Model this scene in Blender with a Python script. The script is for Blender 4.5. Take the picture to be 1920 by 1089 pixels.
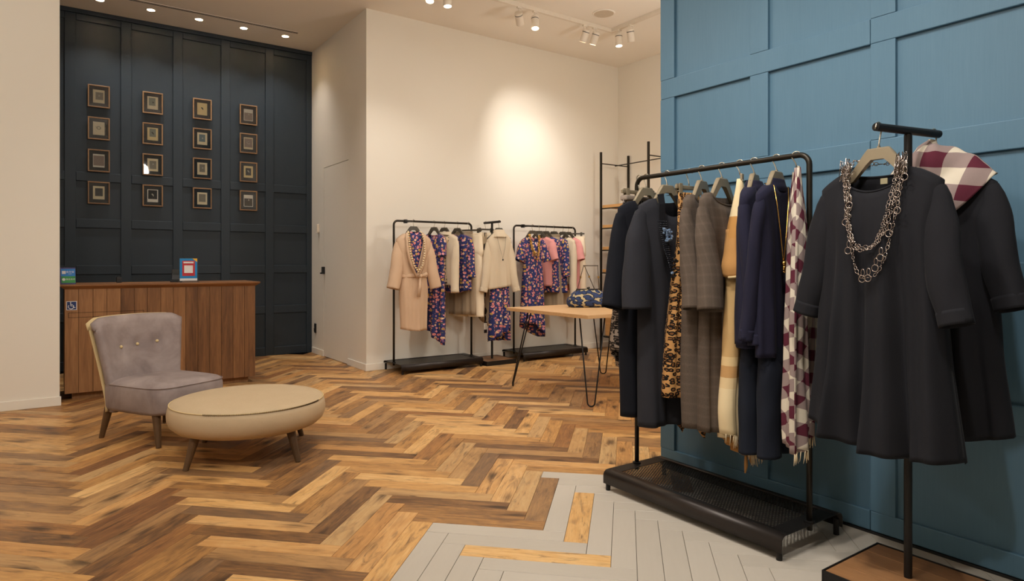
import bpy, bmesh, math, random
from mathutils import Vector, Matrix, noise
from math import sin, cos, pi, radians, sqrt, atan2, exp

random.seed(7)
scene = bpy.context.scene
C = scene.collection
for o in list(bpy.data.objects):
    bpy.data.objects.remove(o)

# ---------------------------------------------------------------- camera
EYE = 1.173
cam = bpy.data.cameras.new('camera')
cam_o = bpy.data.objects.new('camera', cam)
C.objects.link(cam_o)
cam.sensor_fit = 'HORIZONTAL'
cam.sensor_width = 36.0
cam.lens = 36.0 * 1224.0 / 1920.0
cam.shift_y = -(544.5 - 492.0) / 1920.0
cam.clip_start = 0.05
cam_o.location = (0, 0, EYE)
cam_o.rotation_euler = (radians(90), 0, radians(-35.12))
scene.camera = cam_o

# ---------------------------------------------------------------- world, exposure
world = bpy.data.worlds.new('world')
scene.world = world
world.use_nodes = True
world.node_tree.nodes['Background'].inputs[0].default_value = (1.0, 0.9, 0.78, 1)
world.node_tree.nodes['Background'].inputs[1].default_value = 0.02
vs = scene.view_settings
vs.view_transform = 'Standard'
vs.look = 'None'
vs.gamma = 1.0
vs.use_curve_mapping = False
vs.exposure = 0.14
scene.cycles.max_bounces = 10
scene.cycles.diffuse_bounces = 6
scene.cycles.sample_clamp_indirect = 6.0
scene.cycles.caustics_reflective = False
scene.cycles.caustics_refractive = False

WARM = (1.0, 0.94, 0.87)
NEUT = (1.0, 0.95, 0.885)

def aim_rot(loc, target):
    return (Vector(target) - Vector(loc)).to_track_quat('-Z', 'Y').to_euler()

def spot(loc, target, power, angle, blend=0.7, radius=0.04, col=WARM, name='lamp'):
    l = bpy.data.lights.new(name, 'SPOT')
    l.energy = power; l.spot_size = radians(angle); l.spot_blend = blend
    l.shadow_soft_size = radius; l.color = col
    o = bpy.data.objects.new(name, l); C.objects.link(o)
    o.location = loc; o.rotation_euler = aim_rot(loc, target)
    return o

# fill light: wide unseen spots added above the sales floor (beyond the top of the frame);
# each has its lamp head built further down
ADDED_SPOTS = [  # location, target, power, cone
    ((0.3, 4.4, 3.72), (0.7, 4.6, 0), 15, 130),
    ((1.7, 3.4, 3.72), (1.8, 3.6, 0), 60, 130),
    ((1.3, 1.3, 3.72), (1.5, 1.8, 0), 60, 130),
    ((-1.2, 3.6, 3.72), (-0.8, 6.5, 1.8), 40, 130),
    ((4.3, 4.0, 3.72), (4.3, 5.8, 0.4), 35, 130),
    ((2.6, 4.4, 3.72), (3.2, 6.4, 1.0), 35, 120),
    ((0.6, 0.2, 3.72), (2.6, 1.0, 1.0), 130, 80),
    ((0.9, 1.6, 3.72), (2.5, 1.9, 0.9), 130, 75),
    ((-0.9, 0.4, 3.72), (0.6, 5.0, 0.6), 150, 50),
]
# glowing globes added unseen to brighten ceiling and walls (built further down): position, radiance
ADDED_GLOBES = [((4.7, 2.9, 2.45), 92), ((0.2, 1.3, 2.75), 74), ((-1.6, 3.0, 2.6), 34), ((1.3, 3.3, 2.85), 28)]
for loc, tgt, pw, ang in ADDED_SPOTS:
    spot(loc, tgt, pw, ang, 1.0, 0.07, NEUT, 'added_fill_light')

# ---------------------------------------------------------------- materials
MATS = {}
def lin(r, g, b):
    f = lambda c: (c / 255.0 / 12.92) if c / 255.0 <= 0.04045 else ((c / 255.0 + 0.055) / 1.055) ** 2.4
    return (f(r), f(g), f(b), 1.0)

class NT:
    def __init__(s, name):
        s.m = bpy.data.materials.new(name); s.m.use_nodes = True
        s.t = s.m.node_tree; s.b = s.t.nodes['Principled BSDF']
        MATS[name] = s.m
    def n(s, typ, **kw):
        nd = s.t.nodes.new(typ)
        for k, v in kw.items():
            if k.startswith('i_'):
                key = k[2:]
                nd.inputs[int(key) if key.isdigit() else key.replace('_', ' ')].default_value = v
            else:
                setattr(nd, k, v)
        return nd
    def l(s, a, b): s.t.links.new(a, b)
    def math(s, op, a, b=None, clamp=False):
        nd = s.n('ShaderNodeMath', operation=op); nd.use_clamp = clamp
        for i, v in enumerate((a, b)):
            if v is None: continue
            if isinstance(v, (int, float)): nd.inputs[i].default_value = v
            else: s.l(v, nd.inputs[i])
        return nd.outputs[0]
    def mix(s, fac, a, b, blend='MIX'):
        nd = s.n('ShaderNodeMix', data_type='RGBA', blend_type=blend)
        for i, v in ((0, fac), (6, a), (7, b)):
            if isinstance(v, (int, float)): nd.inputs[i].default_value = v
            elif isinstance(v, (tuple, list)): nd.inputs[i].default_value = v
            else: s.l(v, nd.inputs[i])
        return nd.outputs[2]
    def ramp(s, fac, stops, interp='LINEAR'):
        nd = s.n('ShaderNodeValToRGB'); r = nd.color_ramp; r.interpolation = interp
        while len(r.elements) > 1: r.elements.remove(r.elements[-1])
        r.elements[0].position, r.elements[0].color = stops[0][0], stops[0][1]
        for p, c in stops[1:]:
            e = r.elements.new(p); e.color = c
        s.l(fac, nd.inputs[0]); return nd.outputs[0]
    def coord(s, kind='Object', scale=(1, 1, 1), loc=(0, 0, 0), rot=(0, 0, 0)):
        tc = s.n('ShaderNodeTexCoord'); mp = s.n('ShaderNodeMapping')
        mp.inputs['Scale'].default_value = scale; mp.inputs['Location'].default_value = loc; mp.inputs['Rotation'].default_value = rot
        s.l(tc.outputs[kind], mp.inputs[0]); return mp.outputs[0]
    def noise(s, vec, scale=5, detail=4, rough=0.5, dist=0.0):
        nd = s.n('ShaderNodeTexNoise'); s.l(vec, nd.inputs['Vector'])
        nd.inputs['Scale'].default_value = scale; nd.inputs['Detail'].default_value = detail
        nd.inputs['Roughness'].default_value = rough; nd.inputs['Distortion'].default_value = dist
        return nd.outputs[0]
    def bump(s, h, strength=0.3, dist=0.002):
        nd = s.n('ShaderNodeBump'); nd.inputs['Strength'].default_value = strength; nd.inputs['Distance'].default_value = dist
        s.l(h, nd.inputs['Height']); s.l(nd.outputs[0], s.b.inputs['Normal'])
    def set(s, col=None, rough=None, metal=None, spec=None, sheen=None, sheen_rough=0.4, sheen_tint=None, emis=None, estr=0.0):
        b = s.b
        if col is not None:
            if isinstance(col, (tuple, list)): b.inputs['Base Color'].default_value = col
            else: s.l(col, b.inputs['Base Color'])
        if rough is not None:
            if isinstance(rough, (int, float)): b.inputs['Roughness'].default_value = rough
            else: s.l(rough, b.inputs['Roughness'])
        if metal is not None: b.inputs['Metallic'].default_value = metal
        if spec is not None: b.inputs['Specular IOR Level'].default_value = spec
        if sheen is not None:
            b.inputs['Sheen Weight'].default_value = sheen; b.inputs['Sheen Roughness'].default_value = sheen_rough
            if sheen_tint: b.inputs['Sheen Tint'].default_value = sheen_tint
        if emis is not None:
            b.inputs['Emission Color'].default_value = emis; b.inputs['Emission Strength'].default_value = estr
        return s.m

def plain(name, col, rough=0.5, metal=0.0, spec=0.5, var=0.06, nscale=30, bump=0.0):
    t = NT(name); v = t.coord('Object'); n = t.noise(v, nscale, 3)
    c0 = tuple(x * (1 - var) for x in col[:3]) + (1,); c1 = tuple(min(1, x * (1 + var)) for x in col[:3]) + (1,)
    t.set(t.mix(n, c0, c1), rough, metal, spec)
    if bump: t.bump(n, bump, 0.002)
    return t.m

def wall_paint(name, col, rough=0.85):
    t = NT(name); v = t.coord('Object'); n = t.noise(v, 1.3, 3); f = t.noise(v, 260, 2)
    t.set(t.mix(n, tuple(x * 0.97 for x in col[:3]) + (1,), col), rough, 0, 0.2); t.bump(f, 0.08, 0.0006); return t.m

wall_paint('white_paint', lin(232, 226, 214))
wall_paint('ceiling_paint', lin(242, 236, 226))
def panel_paint(name, a, b, rough):
    t = NT(name); v = t.coord('Object', (1, 1, 0.25)); n = t.noise(v, 7, 4, 0.6, 0.5)
    g = t.noise(t.coord('Object', (60, 60, 2.5)), 3, 3)
    t.set(t.mix(t.math('MULTIPLY', t.math('ADD', n, g), 0.5), a, b), rough, 0, 0.35); t.bump(g, 0.10, 0.0008); return t.m
panel_paint('teal_paint', lin(78, 112, 134), lin(93, 127, 149), 0.5)
panel_paint('slate_paint', lin(38, 47, 55), lin(44, 54, 62), 0.45)
plain('black_metal', lin(38, 36, 35), 0.42, 0.6, 0.5)
plain('brown_black_metal', lin(52, 46, 43), 0.38, 0.5, 0.5)
plain('rod_metal', lin(50, 45, 38), 0.38, 0.7, 0.5)
plain('dark_gap', lin(40, 30, 22), 0.9, 0, 0.1)
plain('dark_plastic', lin(22, 21, 22), 0.4)
plain('steel_wire', lin(178, 168, 150), 0.3, 0.9)
plain('white_plastic', lin(225, 215, 200), 0.45)
t = NT('lamp_lens'); t.set(lin(255, 246, 230), 0.3, emis=lin(255, 240, 215), estr=14.0)

# floor boards: tone is a per-board attribute, UV runs along each board in metres
t = NT('oak_board')
tone = t.n('ShaderNodeAttribute', attribute_name='tone').outputs['Fac']
uv = t.n('ShaderNodeUVMap').outputs[0]
def uvmap(t, scale):
    mp = t.n('ShaderNodeMapping'); mp.inputs['Scale'].default_value = scale; t.l(t.n('ShaderNodeUVMap').outputs[0], mp.inputs[0]); return mp.outputs[0]
broad = t.noise(uvmap(t, (3.4, 8, 1)), 1.6, 4, 0.6, 1.4)
grain = t.noise(uvmap(t, (3.2, 80, 1)), 1.5, 6, 0.7, 0.6)
wavy = t.noise(uvmap(t, (2.0, 22, 1)), 1.4, 4, 0.6, 2.2)
streak = t.noise(uvmap(t, (2.6, 17, 1)), 1.3, 5, 0.65, 1.8)
patch = t.noise(uvmap(t, (4.5, 14, 1)), 1.0, 3, 0.5, 1.0)
knotv = t.n('ShaderNodeTexVoronoi', i_Scale=1.0); t.l(uvmap(t, (3.6, 10.5, 1)), knotv.inputs['Vector'])
kd = t.math('ADD', knotv.outputs['Distance'], t.math('MULTIPLY', t.math('SUBTRACT', wavy, 0.5), 0.5))
kn = t.ramp(kd, [(0.04, (1, 1, 1, 1)), (0.30, (0, 0, 0, 1))])
khalo = t.ramp(kd, [(0.15, (1, 1, 1, 1)), (0.5, (0, 0, 0, 1))])
ksep = t.n('ShaderNodeSeparateColor'); t.l(knotv.outputs['Color'], ksep.inputs[0])
krand = t.math('GREATER_THAN', ksep.outputs[0], 0.42)
v0 = t.math('ADD', t.math('MULTIPLY', tone, 0.62), t.math('MULTIPLY', broad, 0.40))
v0 = t.math('ADD', v0, t.math('MULTIPLY', t.math('SUBTRACT', wavy, 0.5), 0.50))
v1 = t.math('ADD', v0, t.math('MULTIPLY', t.math('SUBTRACT', grain, 0.5), 0.34), clamp=True)
base = t.ramp(v1, [(0.10, lin(84, 60, 44)), (0.28, lin(134, 96, 60)), (0.46, lin(178, 130, 76)), (0.66, lin(206, 157, 96)), (0.92, lin(226, 186, 128))])
hue = t.math('FRACT', t.math('MULTIPLY', tone, 7.31))
base = t.mix(t.math('MULTIPLY', t.math('GREATER_THAN', hue, 0.72), 0.35), base, lin(128, 106, 84))
base = t.mix(t.math('MULTIPLY', t.math('LESS_THAN', hue, 0.15), 0.22), base, lin(170, 108, 60))
dk = t.ramp(streak, [(0.54, (0, 0, 0, 1)), (0.74, (1, 1, 1, 1))])
base = t.mix(t.math('MULTIPLY', dk, 0.85), base, lin(82, 55, 38))
pk = t.ramp(patch, [(0.56, (0, 0, 0, 1)), (0.72, (1, 1, 1, 1))])
base = t.mix(t.math('MULTIPLY', pk, 0.40), base, lin(104, 78, 58))
base = t.mix(t.math('MULTIPLY', t.math('MULTIPLY', khalo, krand), 0.45), base, lin(96, 66, 44))
base = t.mix(t.math('MULTIPLY', t.math('MULTIPLY', kn, krand), 0.85), base, lin(52, 35, 24))
t.set(base, t.math('ADD', t.math('MULTIPLY', grain, 0.15), 0.36), 0, 0.35); t.bump(grain, 0.12, 0.0008)

t = NT('grey_board')
n = t.noise(t.coord('UV', (4, 30, 1)), 2, 4); tone = t.n('ShaderNodeAttribute', attribute_name='tone').outputs['Fac']
t.set(t.mix(t.math('ADD', t.math('MULTIPLY', n, 0.5), t.math('MULTIPLY', tone, 0.5)), lin(180, 171, 158), lin(192, 183, 170)), 0.42, 0, 0.35); t.bump(n, 0.06, 0.001)

def wood(name, c0, c1, c2, rough=0.45, axis='Z', sc=1.0):
    t = NT(name)
    s = {'X': (1.4, 18, 18), 'Y': (18, 1.4, 18), 'Z': (18, 18, 1.4)}[axis]
    v = t.coord('Object', tuple(x * sc for x in s)); n = t.noise(v, 1.5, 5, 0.62, 0.9); f = t.noise(t.coord('Object', tuple(x * 5 * sc for x in s)), 1.5, 3)
    oi = t.n('ShaderNodeObjectInfo').outputs['Random']
    x = t.math('ADD', t.math('MULTIPLY', n, 0.6), t.math('ADD', t.math('MULTIPLY', f, 0.2), t.math('MULTIPLY', oi, 0.32)))
    t.set(t.ramp(x, [(0.25, c0), (0.5, c1), (0.78, c2)]), rough, 0, 0.35); t.bump(f, 0.1, 0.0006); return t.m
wood('walnut', lin(76, 50, 32), lin(122, 84, 53), lin(158, 114, 74))
wood('walnut_top', lin(104, 68, 40), lin(142, 96, 56), lin(166, 116, 70), axis='X')
wood('oak_x', lin(172, 130, 86), lin(194, 152, 104), lin(206, 166, 120), axis='X')
wood('oak_y', lin(172, 122, 72), lin(196, 146, 90), lin(210, 164, 106), axis='Y')
wood('leg_wood', lin(62, 44, 28), lin(82, 60, 38), lin(100, 74, 48))
wood('frame_wood', lin(112, 82, 54), lin(134, 102, 70), lin(152, 118, 84), sc=2)
wood('base_wood', lin(92, 62, 40), lin(132, 92, 58), lin(160, 116, 76), axis='Y', sc=0.6)

# ---------------------------------------------------------------- mesh helpers
class MB:
    def __init__(s): s.v = []; s.f = []; s.uv = {}; s.mi = {}
    def add(s, verts, faces, uvs=None):
        o = len(s.v); s.v += [tuple(p) for p in verts]
        for i, f in enumerate(faces):
            if uvs: s.uv[len(s.f)] = [uvs[j] for j in f]
            s.f.append(tuple(j + o for j in f))
        return s
    def box(s, a, b, M=None):
        x0, y0, z0 = a; x1, y1, z1 = b
        vs_ = [(x0, y0, z0), (x1, y0, z0), (x1, y1, z0), (x0, y1, z0), (x0, y0, z1), (x1, y0, z1), (x1, y1, z1), (x0, y1, z1)]
        if M: vs_ = [M @ Vector(p) for p in vs_]
        return s.add(vs_, [(3, 2, 1, 0), (4, 5, 6, 7), (0, 1, 5, 4), (1, 2, 6, 5), (2, 3, 7, 6), (3, 0, 4, 7)])
    def tube(s, path, r, seg=8, closed=False, caps=True, flat=None):
        P = [Vector(p) for p in path]; n = len(P)
        R = r if isinstance(r, (list, tuple)) else [r] * n
        up = None; rings = []
        for i, p in enumerate(P):
            if closed: d = P[(i + 1) % n] - P[i - 1]
            else: d = P[min(i + 1, n - 1)] - P[max(i - 1, 0)]
            if d.length < 1e-9: d = Vector((0, 0, 1))
            d.normalize()
            if up is None:
                up = Vector((0, 0, 1)) if abs(d.z) < 0.9 else Vector((1, 0, 0))
            a = up - d * up.dot(d)
            if a.length < 1e-4: a = d.orthogonal()
            a.normalize(); b = d.cross(a); up = a
            rx = R[i]; ry = R[i] * (flat if flat else 1)
            rings.append([p + a * (rx * cos(2 * pi * k / seg)) + b * (ry * sin(2 * pi * k / seg)) for k in range(seg)])
        vs_ = [q for ring in rings for q in ring]; fs = []
        m = n if closed else n - 1
        for i in range(m):
            for k in range(seg):
                a0 = i * seg + k; a1 = i * seg + (k + 1) % seg; b0 = ((i + 1) % n) * seg + k; b1 = ((i + 1) % n) * seg + (k + 1) % seg
                fs.append((a0, a1, b1, b0))
        if caps and not closed:
            fs.append(tuple(reversed(range(seg)))); fs.append(tuple((n - 1) * seg + k for k in range(seg)))
        return s.add(vs_, fs)
    def lathe(s, prof, seg=24, c=(0, 0, 0), sx=1, sy=1, M=None):
        vs_ = []; fs = []; n = len(prof)
        for r, z in prof:
            for k in range(seg):
                a = 2 * pi * k / seg; p = Vector((c[0] + r * cos(a) * sx, c[1] + r * sin(a) * sy, c[2] + z))
                vs_.append(M @ p if M else p)
        for i in range(n - 1):
            for k in range(seg):
                fs.append((i * seg + k, i * seg + (k + 1) % seg, (i + 1) * seg + (k + 1) % seg, (i + 1) * seg + k))
        if prof[0][0] > 1e-6: fs.append(tuple(reversed(range(seg))))
        if prof[-1][0] > 1e-6: fs.append(tuple((n - 1) * seg + k for k in range(seg)))
        return s.add(vs_, fs)
    def sphere(s, c, r, seg=8, rings=5, sz=1.0):
        prof = [(max(1e-7, r * sin(pi * i / rings)), -r * cos(pi * i / rings) * sz) for i in range(rings + 1)]
        return s.lathe(prof, seg, c)
    def prism(s, poly, z0, z1, axis='z'):
        n = len(poly)
        def P(x, y, z): return {'z': (x, y, z), 'y': (x, z, y), 'x': (z, x, y)}[axis]
        vs_ = [P(x, y, z0) for x, y in poly] + [P(x, y, z1) for x, y in poly]
        fs = [tuple(reversed(range(n))), tuple(range(n, 2 * n))] + [(i, (i + 1) % n, n + (i + 1) % n, n + i) for i in range(n)]
        return s.add(vs_, fs)
    def build(s, name, mat, parent=None, smooth=False, bevel=0, weld=False, loc=None, solid=0, subsurf=0):
        me = bpy.data.meshes.new(name); me.from_pydata(s.v, [], s.f)
        if s.uv:
            L = me.uv_layers.new(name='UVMap')
            for p in me.polygons:
                u = s.uv.get(p.index)
                if u:
                    for k, li in enumerate(p.loop_indices): L.data[li].uv = u[k]
        bm = bmesh.new(); bm.from_mesh(me)
        if weld: bmesh.ops.remove_doubles(bm, verts=bm.verts, dist=1e-5)
        bmesh.ops.recalc_face_normals(bm, faces=bm.faces) if weld != 'keep' else None
        bm.to_mesh(me); bm.free()
        if smooth:
            for p in me.polygons: p.use_smooth = True
        me.materials.append(MATS[mat])
        o = bpy.data.objects.new(name, me); C.objects.link(o)
        if parent: o.parent = parent
        if loc: o.location = loc
        if bevel:
            m = o.modifiers.new('bevel', 'BEVEL'); m.width = bevel; m.segments = 2; m.limit_method = 'ANGLE'; m.angle_limit = radians(40)
        if solid:
            m = o.modifiers.new('solidify', 'SOLIDIFY'); m.thickness = solid; m.offset = 0
        if subsurf:
            m = o.modifiers.new('subsurf', 'SUBSURF'); m.levels = subsurf; m.render_levels = subsurf
        return o

def smooth_by_angle(o, deg=35):
    me = o.data
    for p in me.polygons: p.use_smooth = True
    try: me.set_sharp_from_angle(angle=radians(deg))
    except Exception: pass
    return o

def thing(name, label, cat, loc=(0, 0, 0), rz=0.0, group=None):
    o = bpy.data.objects.new(name, None); C.objects.link(o); o.empty_display_size = 0.1
    o.location = loc; o.rotation_euler = (0, 0, rz); o['label'] = label; o['category'] = cat
    if group: o['group'] = group
    return o
def tag(o, label, cat, group=None):
    o['label'] = label; o['category'] = cat
    if group: o['group'] = group
    return o
def struct(o, label, cat=None):
    o['kind'] = 'structure'; o['label'] = label
    if cat: o['category'] = cat
    return o
def piece(name, mesh, parent, loc=(0, 0, 0), rot=(0, 0, 0), scale=(1, 1, 1)):
    o = bpy.data.objects.new(name, mesh); C.objects.link(o); o.parent = parent
    o.location = loc; o.rotation_euler = rot; o.scale = scale; return o

# ================================================================ the setting
CEIL = 3.92
TX = 2.90          # face of the teal panelled wall (plane X = TX)
TEND = 2.617       # its free end
DY = 8.49          # slate panelled wall (plane Y = DY)
RX = 2.77          # return wall
RY = 6.674         # rear white wall
SX = 6.525         # side wall of the rear bay
LY = 6.52          # white wall on the left (faces the camera)

# floor: dark bed with herringbone boards laid on it
fl_o = MB().box((-3.1, -2.6, -0.06), (6.7, 8.65, -0.010)).build('floor', 'dark_gap')
struct(fl_o, 'herringbone floor of mixed brown oak boards with a pale grey entrance area', 'floor')
W = 0.100
U0, V0 = 2.742, 0.157
S2 = sqrt(0.5)
fwd = (sin(radians(35.12)), cos(radians(35.12))); rgt = (fwd[1], -fwd[0])
def uvw(u, v): return ((u - v) * S2, (u + v) * S2)
def proj_area(x, y):
    d = x * fwd[0] + y * fwd[1]; r = x * rgt[0] + y * rgt[1]
    if d < 0.8: return None
    px = 960 + 1224 * r / d; py = 492 + 1224 * EYE / d
    if px < -120 or px > 2040 or py > 1200: return None
    return 1224.0 ** 2 * EYE / d ** 3
def hidden(x, y):
    # behind the left wall, beyond the return/rear walls or behind the teal wall
    if x > TX + 0.05 and y < TEND: return True
    if x > TX:
        t_ = TX / x
        if y * t_ < TEND - 0.1: return True
    if y > LY and x < 0.0: return True
    if y > RY and x > RX: return True
    if x > 0 and y > 6.75 and x < 1.5 and y < 7.4: return True
    if 0.0 < x < 1.2 and y > 7.5 : return True
    return False
boards = []
for m in range(-14, 15):
    for k in range(-60, 130):
        for typ in (0, 1):
            if typ == 0: u0, u1, v0, v1 = k, k + 6, k - 12 * m, k + 1 - 12 * m
            else: u0, u1, v0, v1 = k - 2, k - 1, k - 1 - 12 * m, k + 5 - 12 * m
            uc = U0 + W * (u0 + u1) / 2; vc = V0 + W * (v0 + v1) / 2
            x, y = uvw(uc, vc)
            if x < -3.0 or x > 6.6 or y < -2.4 or y > 8.55: continue
            grey = y < (2.34 if x < 1.3 else 2.41 if x < 1.8 else 2.50 if x < 2.2 else 2.70 if x < 2.64 else 2.40) and x < 3.1
            if m == 0 and k == 0: grey = False
            boards.append((x, y, typ, grey))
def board_mesh(g=0.0006):
    l, w, h, c = 3 * W - g, W / 2 - g, 0.0, 0.0009
    vs_ = [(-l, -w, -0.012), (l, -w, -0.012), (l, w, -0.012), (-l, w, -0.012), (-l, -w, h - c), (l, -w, h - c), (l, w, h - c), (-l, w, h - c),
           (-l + c, -w + c, h), (l - c, -w + c, h), (l - c, w - c, h), (-l + c, w - c, h)]
    fs = [(0, 1, 5, 4), (1, 2, 6, 5), (2, 3, 7, 6), (3, 0, 4, 7), (4, 5, 9, 8), (5, 6, 10, 9), (6, 7, 11, 10), (7, 4, 8, 11), (8, 9, 10, 11)]
    return vs_, fs
def make_board(name, lst, mat, parent):
    """one mesh with the given boards, with their own tone and grain"""
    vs_all, fs_all, uvs, tones = [], [], [], []
    for (x, y, typ, grey) in lst:
        bv, bf = board_mesh(0.0006 if not grey else 0.0009)
        a = radians(45 if typ == 0 else 135)
        ca, sa = cos(a), sin(a); o = len(vs_all)
        ou, ov = random.uniform(0, 60), random.uniform(0, 60); tn = random.random()
        dz = random.uniform(-0.0004, 0)
        single = len(lst) == 1
        for p in bv:
            q = (p[0] * ca - p[1] * sa, p[0] * sa + p[1] * ca, p[2] + dz)
            vs_all.append(q if single else (q[0] + x, q[1] + y, q[2]))
        for f in bf:
            fs_all.append(tuple(i + o for i in f)); tones.append(tn)
            for i in f: uvs += [bv[i][0] + ou, bv[i][1] + ov]
    me = bpy.data.meshes.new(name); me.from_pydata(vs_all, [], fs_all)
    L = me.uv_layers.new(name='UVMap'); L.data.foreach_set('uv', uvs)
    at = me.attributes.new('tone', 'FLOAT', 'FACE'); at.data.foreach_set('value', tones)
    me.materials.append(MATS[mat])
    ob = bpy.data.objects.new(name, me); C.objects.link(ob); ob.parent = parent
    if len(lst) == 1: ob.location = (lst[0][0], lst[0][1], 0)
    return ob
def inside(b):
    x, y = b[0], b[1]
    return True
woods = []; greys = []
rest_w, rest_g = [], []
for b in boards:
    ar = None if hidden(b[0], b[1]) else proj_area(b[0], b[1])
    (rest_g if b[3] else rest_w).append(b) if ar is None else (greys if b[3] else woods).append((ar, b))
woods.sort(key=lambda t_: -t_[0]); greys.sort(key=lambda t_: -t_[0])
for _, b in woods[:300]: make_board('floor_board', [b], 'oak_board', fl_o)
rest_w += [b for _, b in woods[300:]]
for _, b in greys[:300]: make_board('grey_floor_board', [b], 'grey_board', fl_o)
rest_g += [b for _, b in greys[300:]]
o = make_board('far_floor_boards', rest_w, 'oak_board', fl_o); o['kind'] = 'stuff'
o = make_board('entrance_floor_boards', rest_g, 'grey_board', fl_o); o['kind'] = 'stuff'

# ceiling and plain walls
struct(MB().box((-3.2, -2.7, CEIL), (6.75, 8.7, CEIL + 0.1)).build('ceiling', 'ceiling_paint'), 'warm white plaster ceiling', 'ceiling')
struct(MB().box((-3.1, LY, 0), (0.046, LY + 0.16, CEIL)).build('wall_left', 'white_paint'), 'plain white wall at the left edge beside the counter', 'wall')
struct(MB().box((RX, RY, 0), (SX + 0.1, RY + 0.12, CEIL)).build('wall_rear', 'white_paint'), 'white rear wall behind the two far clothes racks', 'wall')
struct(MB().box((SX, 1.2, 0), (SX + 0.12, RY, CEIL)).build('wall_side', 'white_paint'), 'white side wall behind the metal shelving', 'wall')
struct(MB().box((-3.2, -2.7, 0), (-3.1, 8.6, CEIL)).build('wall_far_left', 'white_paint'), 'white side wall of the shop', 'wall')
struct(MB().box((-3.1, -2.7, 0), (6.6, -2.6, CEIL)).build('wall_front', 'white_paint'), 'white front wall of the shop', 'wall')
struct(MB().box((TX + 0.12, 1.1, 0), (SX + 0.1, 1.2, CEIL)).build('wall_bay_end', 'white_paint'), 'white end wall of the rear bay', 'wall')
# return wall with the flush door
wr = MB()
wr.box((RX, RY + 0.12, 0), (RX + 0.12, 7.201, CEIL)); wr.box((RX, 8.03, 0), (RX + 0.12, DY, CEIL)); wr.box((RX, 7.201, 2.354), (RX + 0.12, 8.03, CEIL))
struct(wr.build('wall_return', 'white_paint'), 'white return wall holding a flush white door', 'wall')
d = MB().box((RX + 0.001, 7.205, 0.006), (RX + 0.05, 8.026, 2.348)).build('door_1', 'white_paint')
struct(d, 'flush white door set into the return wall', 'door')
h = MB().box((RX - 0.035, 7.985, 1.03), (RX + 0.002, 8.015, 1.12)); h.box((RX - 0.05, 8.0, 1.03), (RX - 0.03, 8.03, 1.05))
h.build('door_handle', 'dark_plastic', d, bevel=0.003)['label'] = 'black door handle'
# baseboards
def skirting(name, a, b, label):
    o = MB().box(a, b).build(name, 'white_paint', bevel=0.003); return struct(o, label, 'baseboard')
skirting('baseboard_left', (-3.1, LY - 0.012, 0), (0.056, LY, 0.075), 'white baseboard under the left wall')
skirting('baseboard_rear', (RX - 0.012, RY - 0.012, 0), (SX, RY, 0.075), 'white baseboard along the rear wall')
skirting('baseboard_return', (RX - 0.012, RY, 0), (RX, 7.201, 0.075), 'short white baseboard between the flush door and the corner')
skirting('baseboard_corner', (RX - 0.012, 8.03, 0), (RX, DY - 0.03, 0.075), 'short white baseboard between the slate wall and the flush door')
skirting('baseboard_side', (SX - 0.012, 1.2, 0), (SX, RY - 0.012, 0.075), 'white baseboard under the shelving wall')

# slate panelled wall: base sheet, stiles, rails
ws = MB().box((-1.6, DY + 0.018, 0), (RX + 0.02, DY + 0.12, CEIL)).build('wall_panelled', 'slate_paint')
struct(ws, 'dark slate blue panelled wall behind the wooden counter', 'wall')
sx = [-0.89, -0.37, 0.152, 0.673, 1.196, 1.717, 2.235]
for x in sx: MB().box((x - 0.05, DY, 0), (x + 0.05, DY + 0.02, 3.875)).build('stile', 'slate_paint', ws, bevel=0.0025)
MB().box((2.703, DY, 0), (RX - 0.002, DY + 0.02, 3.875)).build('stile', 'slate_paint', ws, bevel=0.0025)
edges = [x for x in sx] + [2.753]
for i in range(len(edges) - 1):
    for z0, z1 in ((0.0, 0.105), (0.53, 0.63), (1.04, 1.14), (1.55, 1.65), (2.06, 2.16), (3.80, 3.875)):
        MB().box((edges[i] + 0.0502, DY - 0.0005, z0), (edges[i + 1] - 0.0502, DY + 0.02, z1)).build('rail', 'slate_paint', ws, bevel=0.006)
MB().box((-1.6, DY - 0.022, 3.872), (RX - 0.002, DY + 0.02, 3.918)).build('cornice', 'slate_paint', ws, bevel=0.004)

# teal panelled wall (free end at TEND)
wt = MB().box((TX + 0.018, -2.6, 0), (TX + 0.12, TEND, CEIL)).build('wall_right', 'teal_paint')
struct(wt, 'tall teal blue panelled wall behind the front clothes rack', 'wall')
ys = [2.567, 1.970, 1.371, 0.772, 0.173, -0.426, -1.025, -1.624, -2.223]
RZ = [(0.012, 0.098), (0.538, 0.646), (1.066, 1.174), (1.592, 1.702), (2.119, 2.229), (CEIL - 0.16, CEIL - 0.08)]
for y in ys:
    for (za, zb) in zip(RZ[:-1], RZ[1:]):
        MB().box((TX, y - 0.052, zb[0] if False else za[1] + 0.0002), (TX + 0.02, y + 0.0505, zb[0] - 0.0006)).build('stile', 'teal_paint', wt, bevel=0.002)
joints = [TEND] + [y - 0.052 + 0.104 for y in (1.371, 0.173, -1.025)] + [-2.6]
for ja, jb in zip(joints[:-1], joints[1:]):
    for z0, z1 in RZ:
        MB().box((TX, jb + 0.0008, z0), (TX + 0.02, ja - 0.0008, z1)).build('rail', 'teal_paint', wt, bevel=0.004)
MB().box((TX - 0.004, -2.6, 0), (TX + 0.02, TEND, 0.011)).build('kick_strip', 'dark_plastic', wt)
MB().box((TX, -2.6, CEIL - 0.08), (TX + 0.02, TEND, CEIL)).build('top_rail', 'teal_paint', wt)

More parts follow.
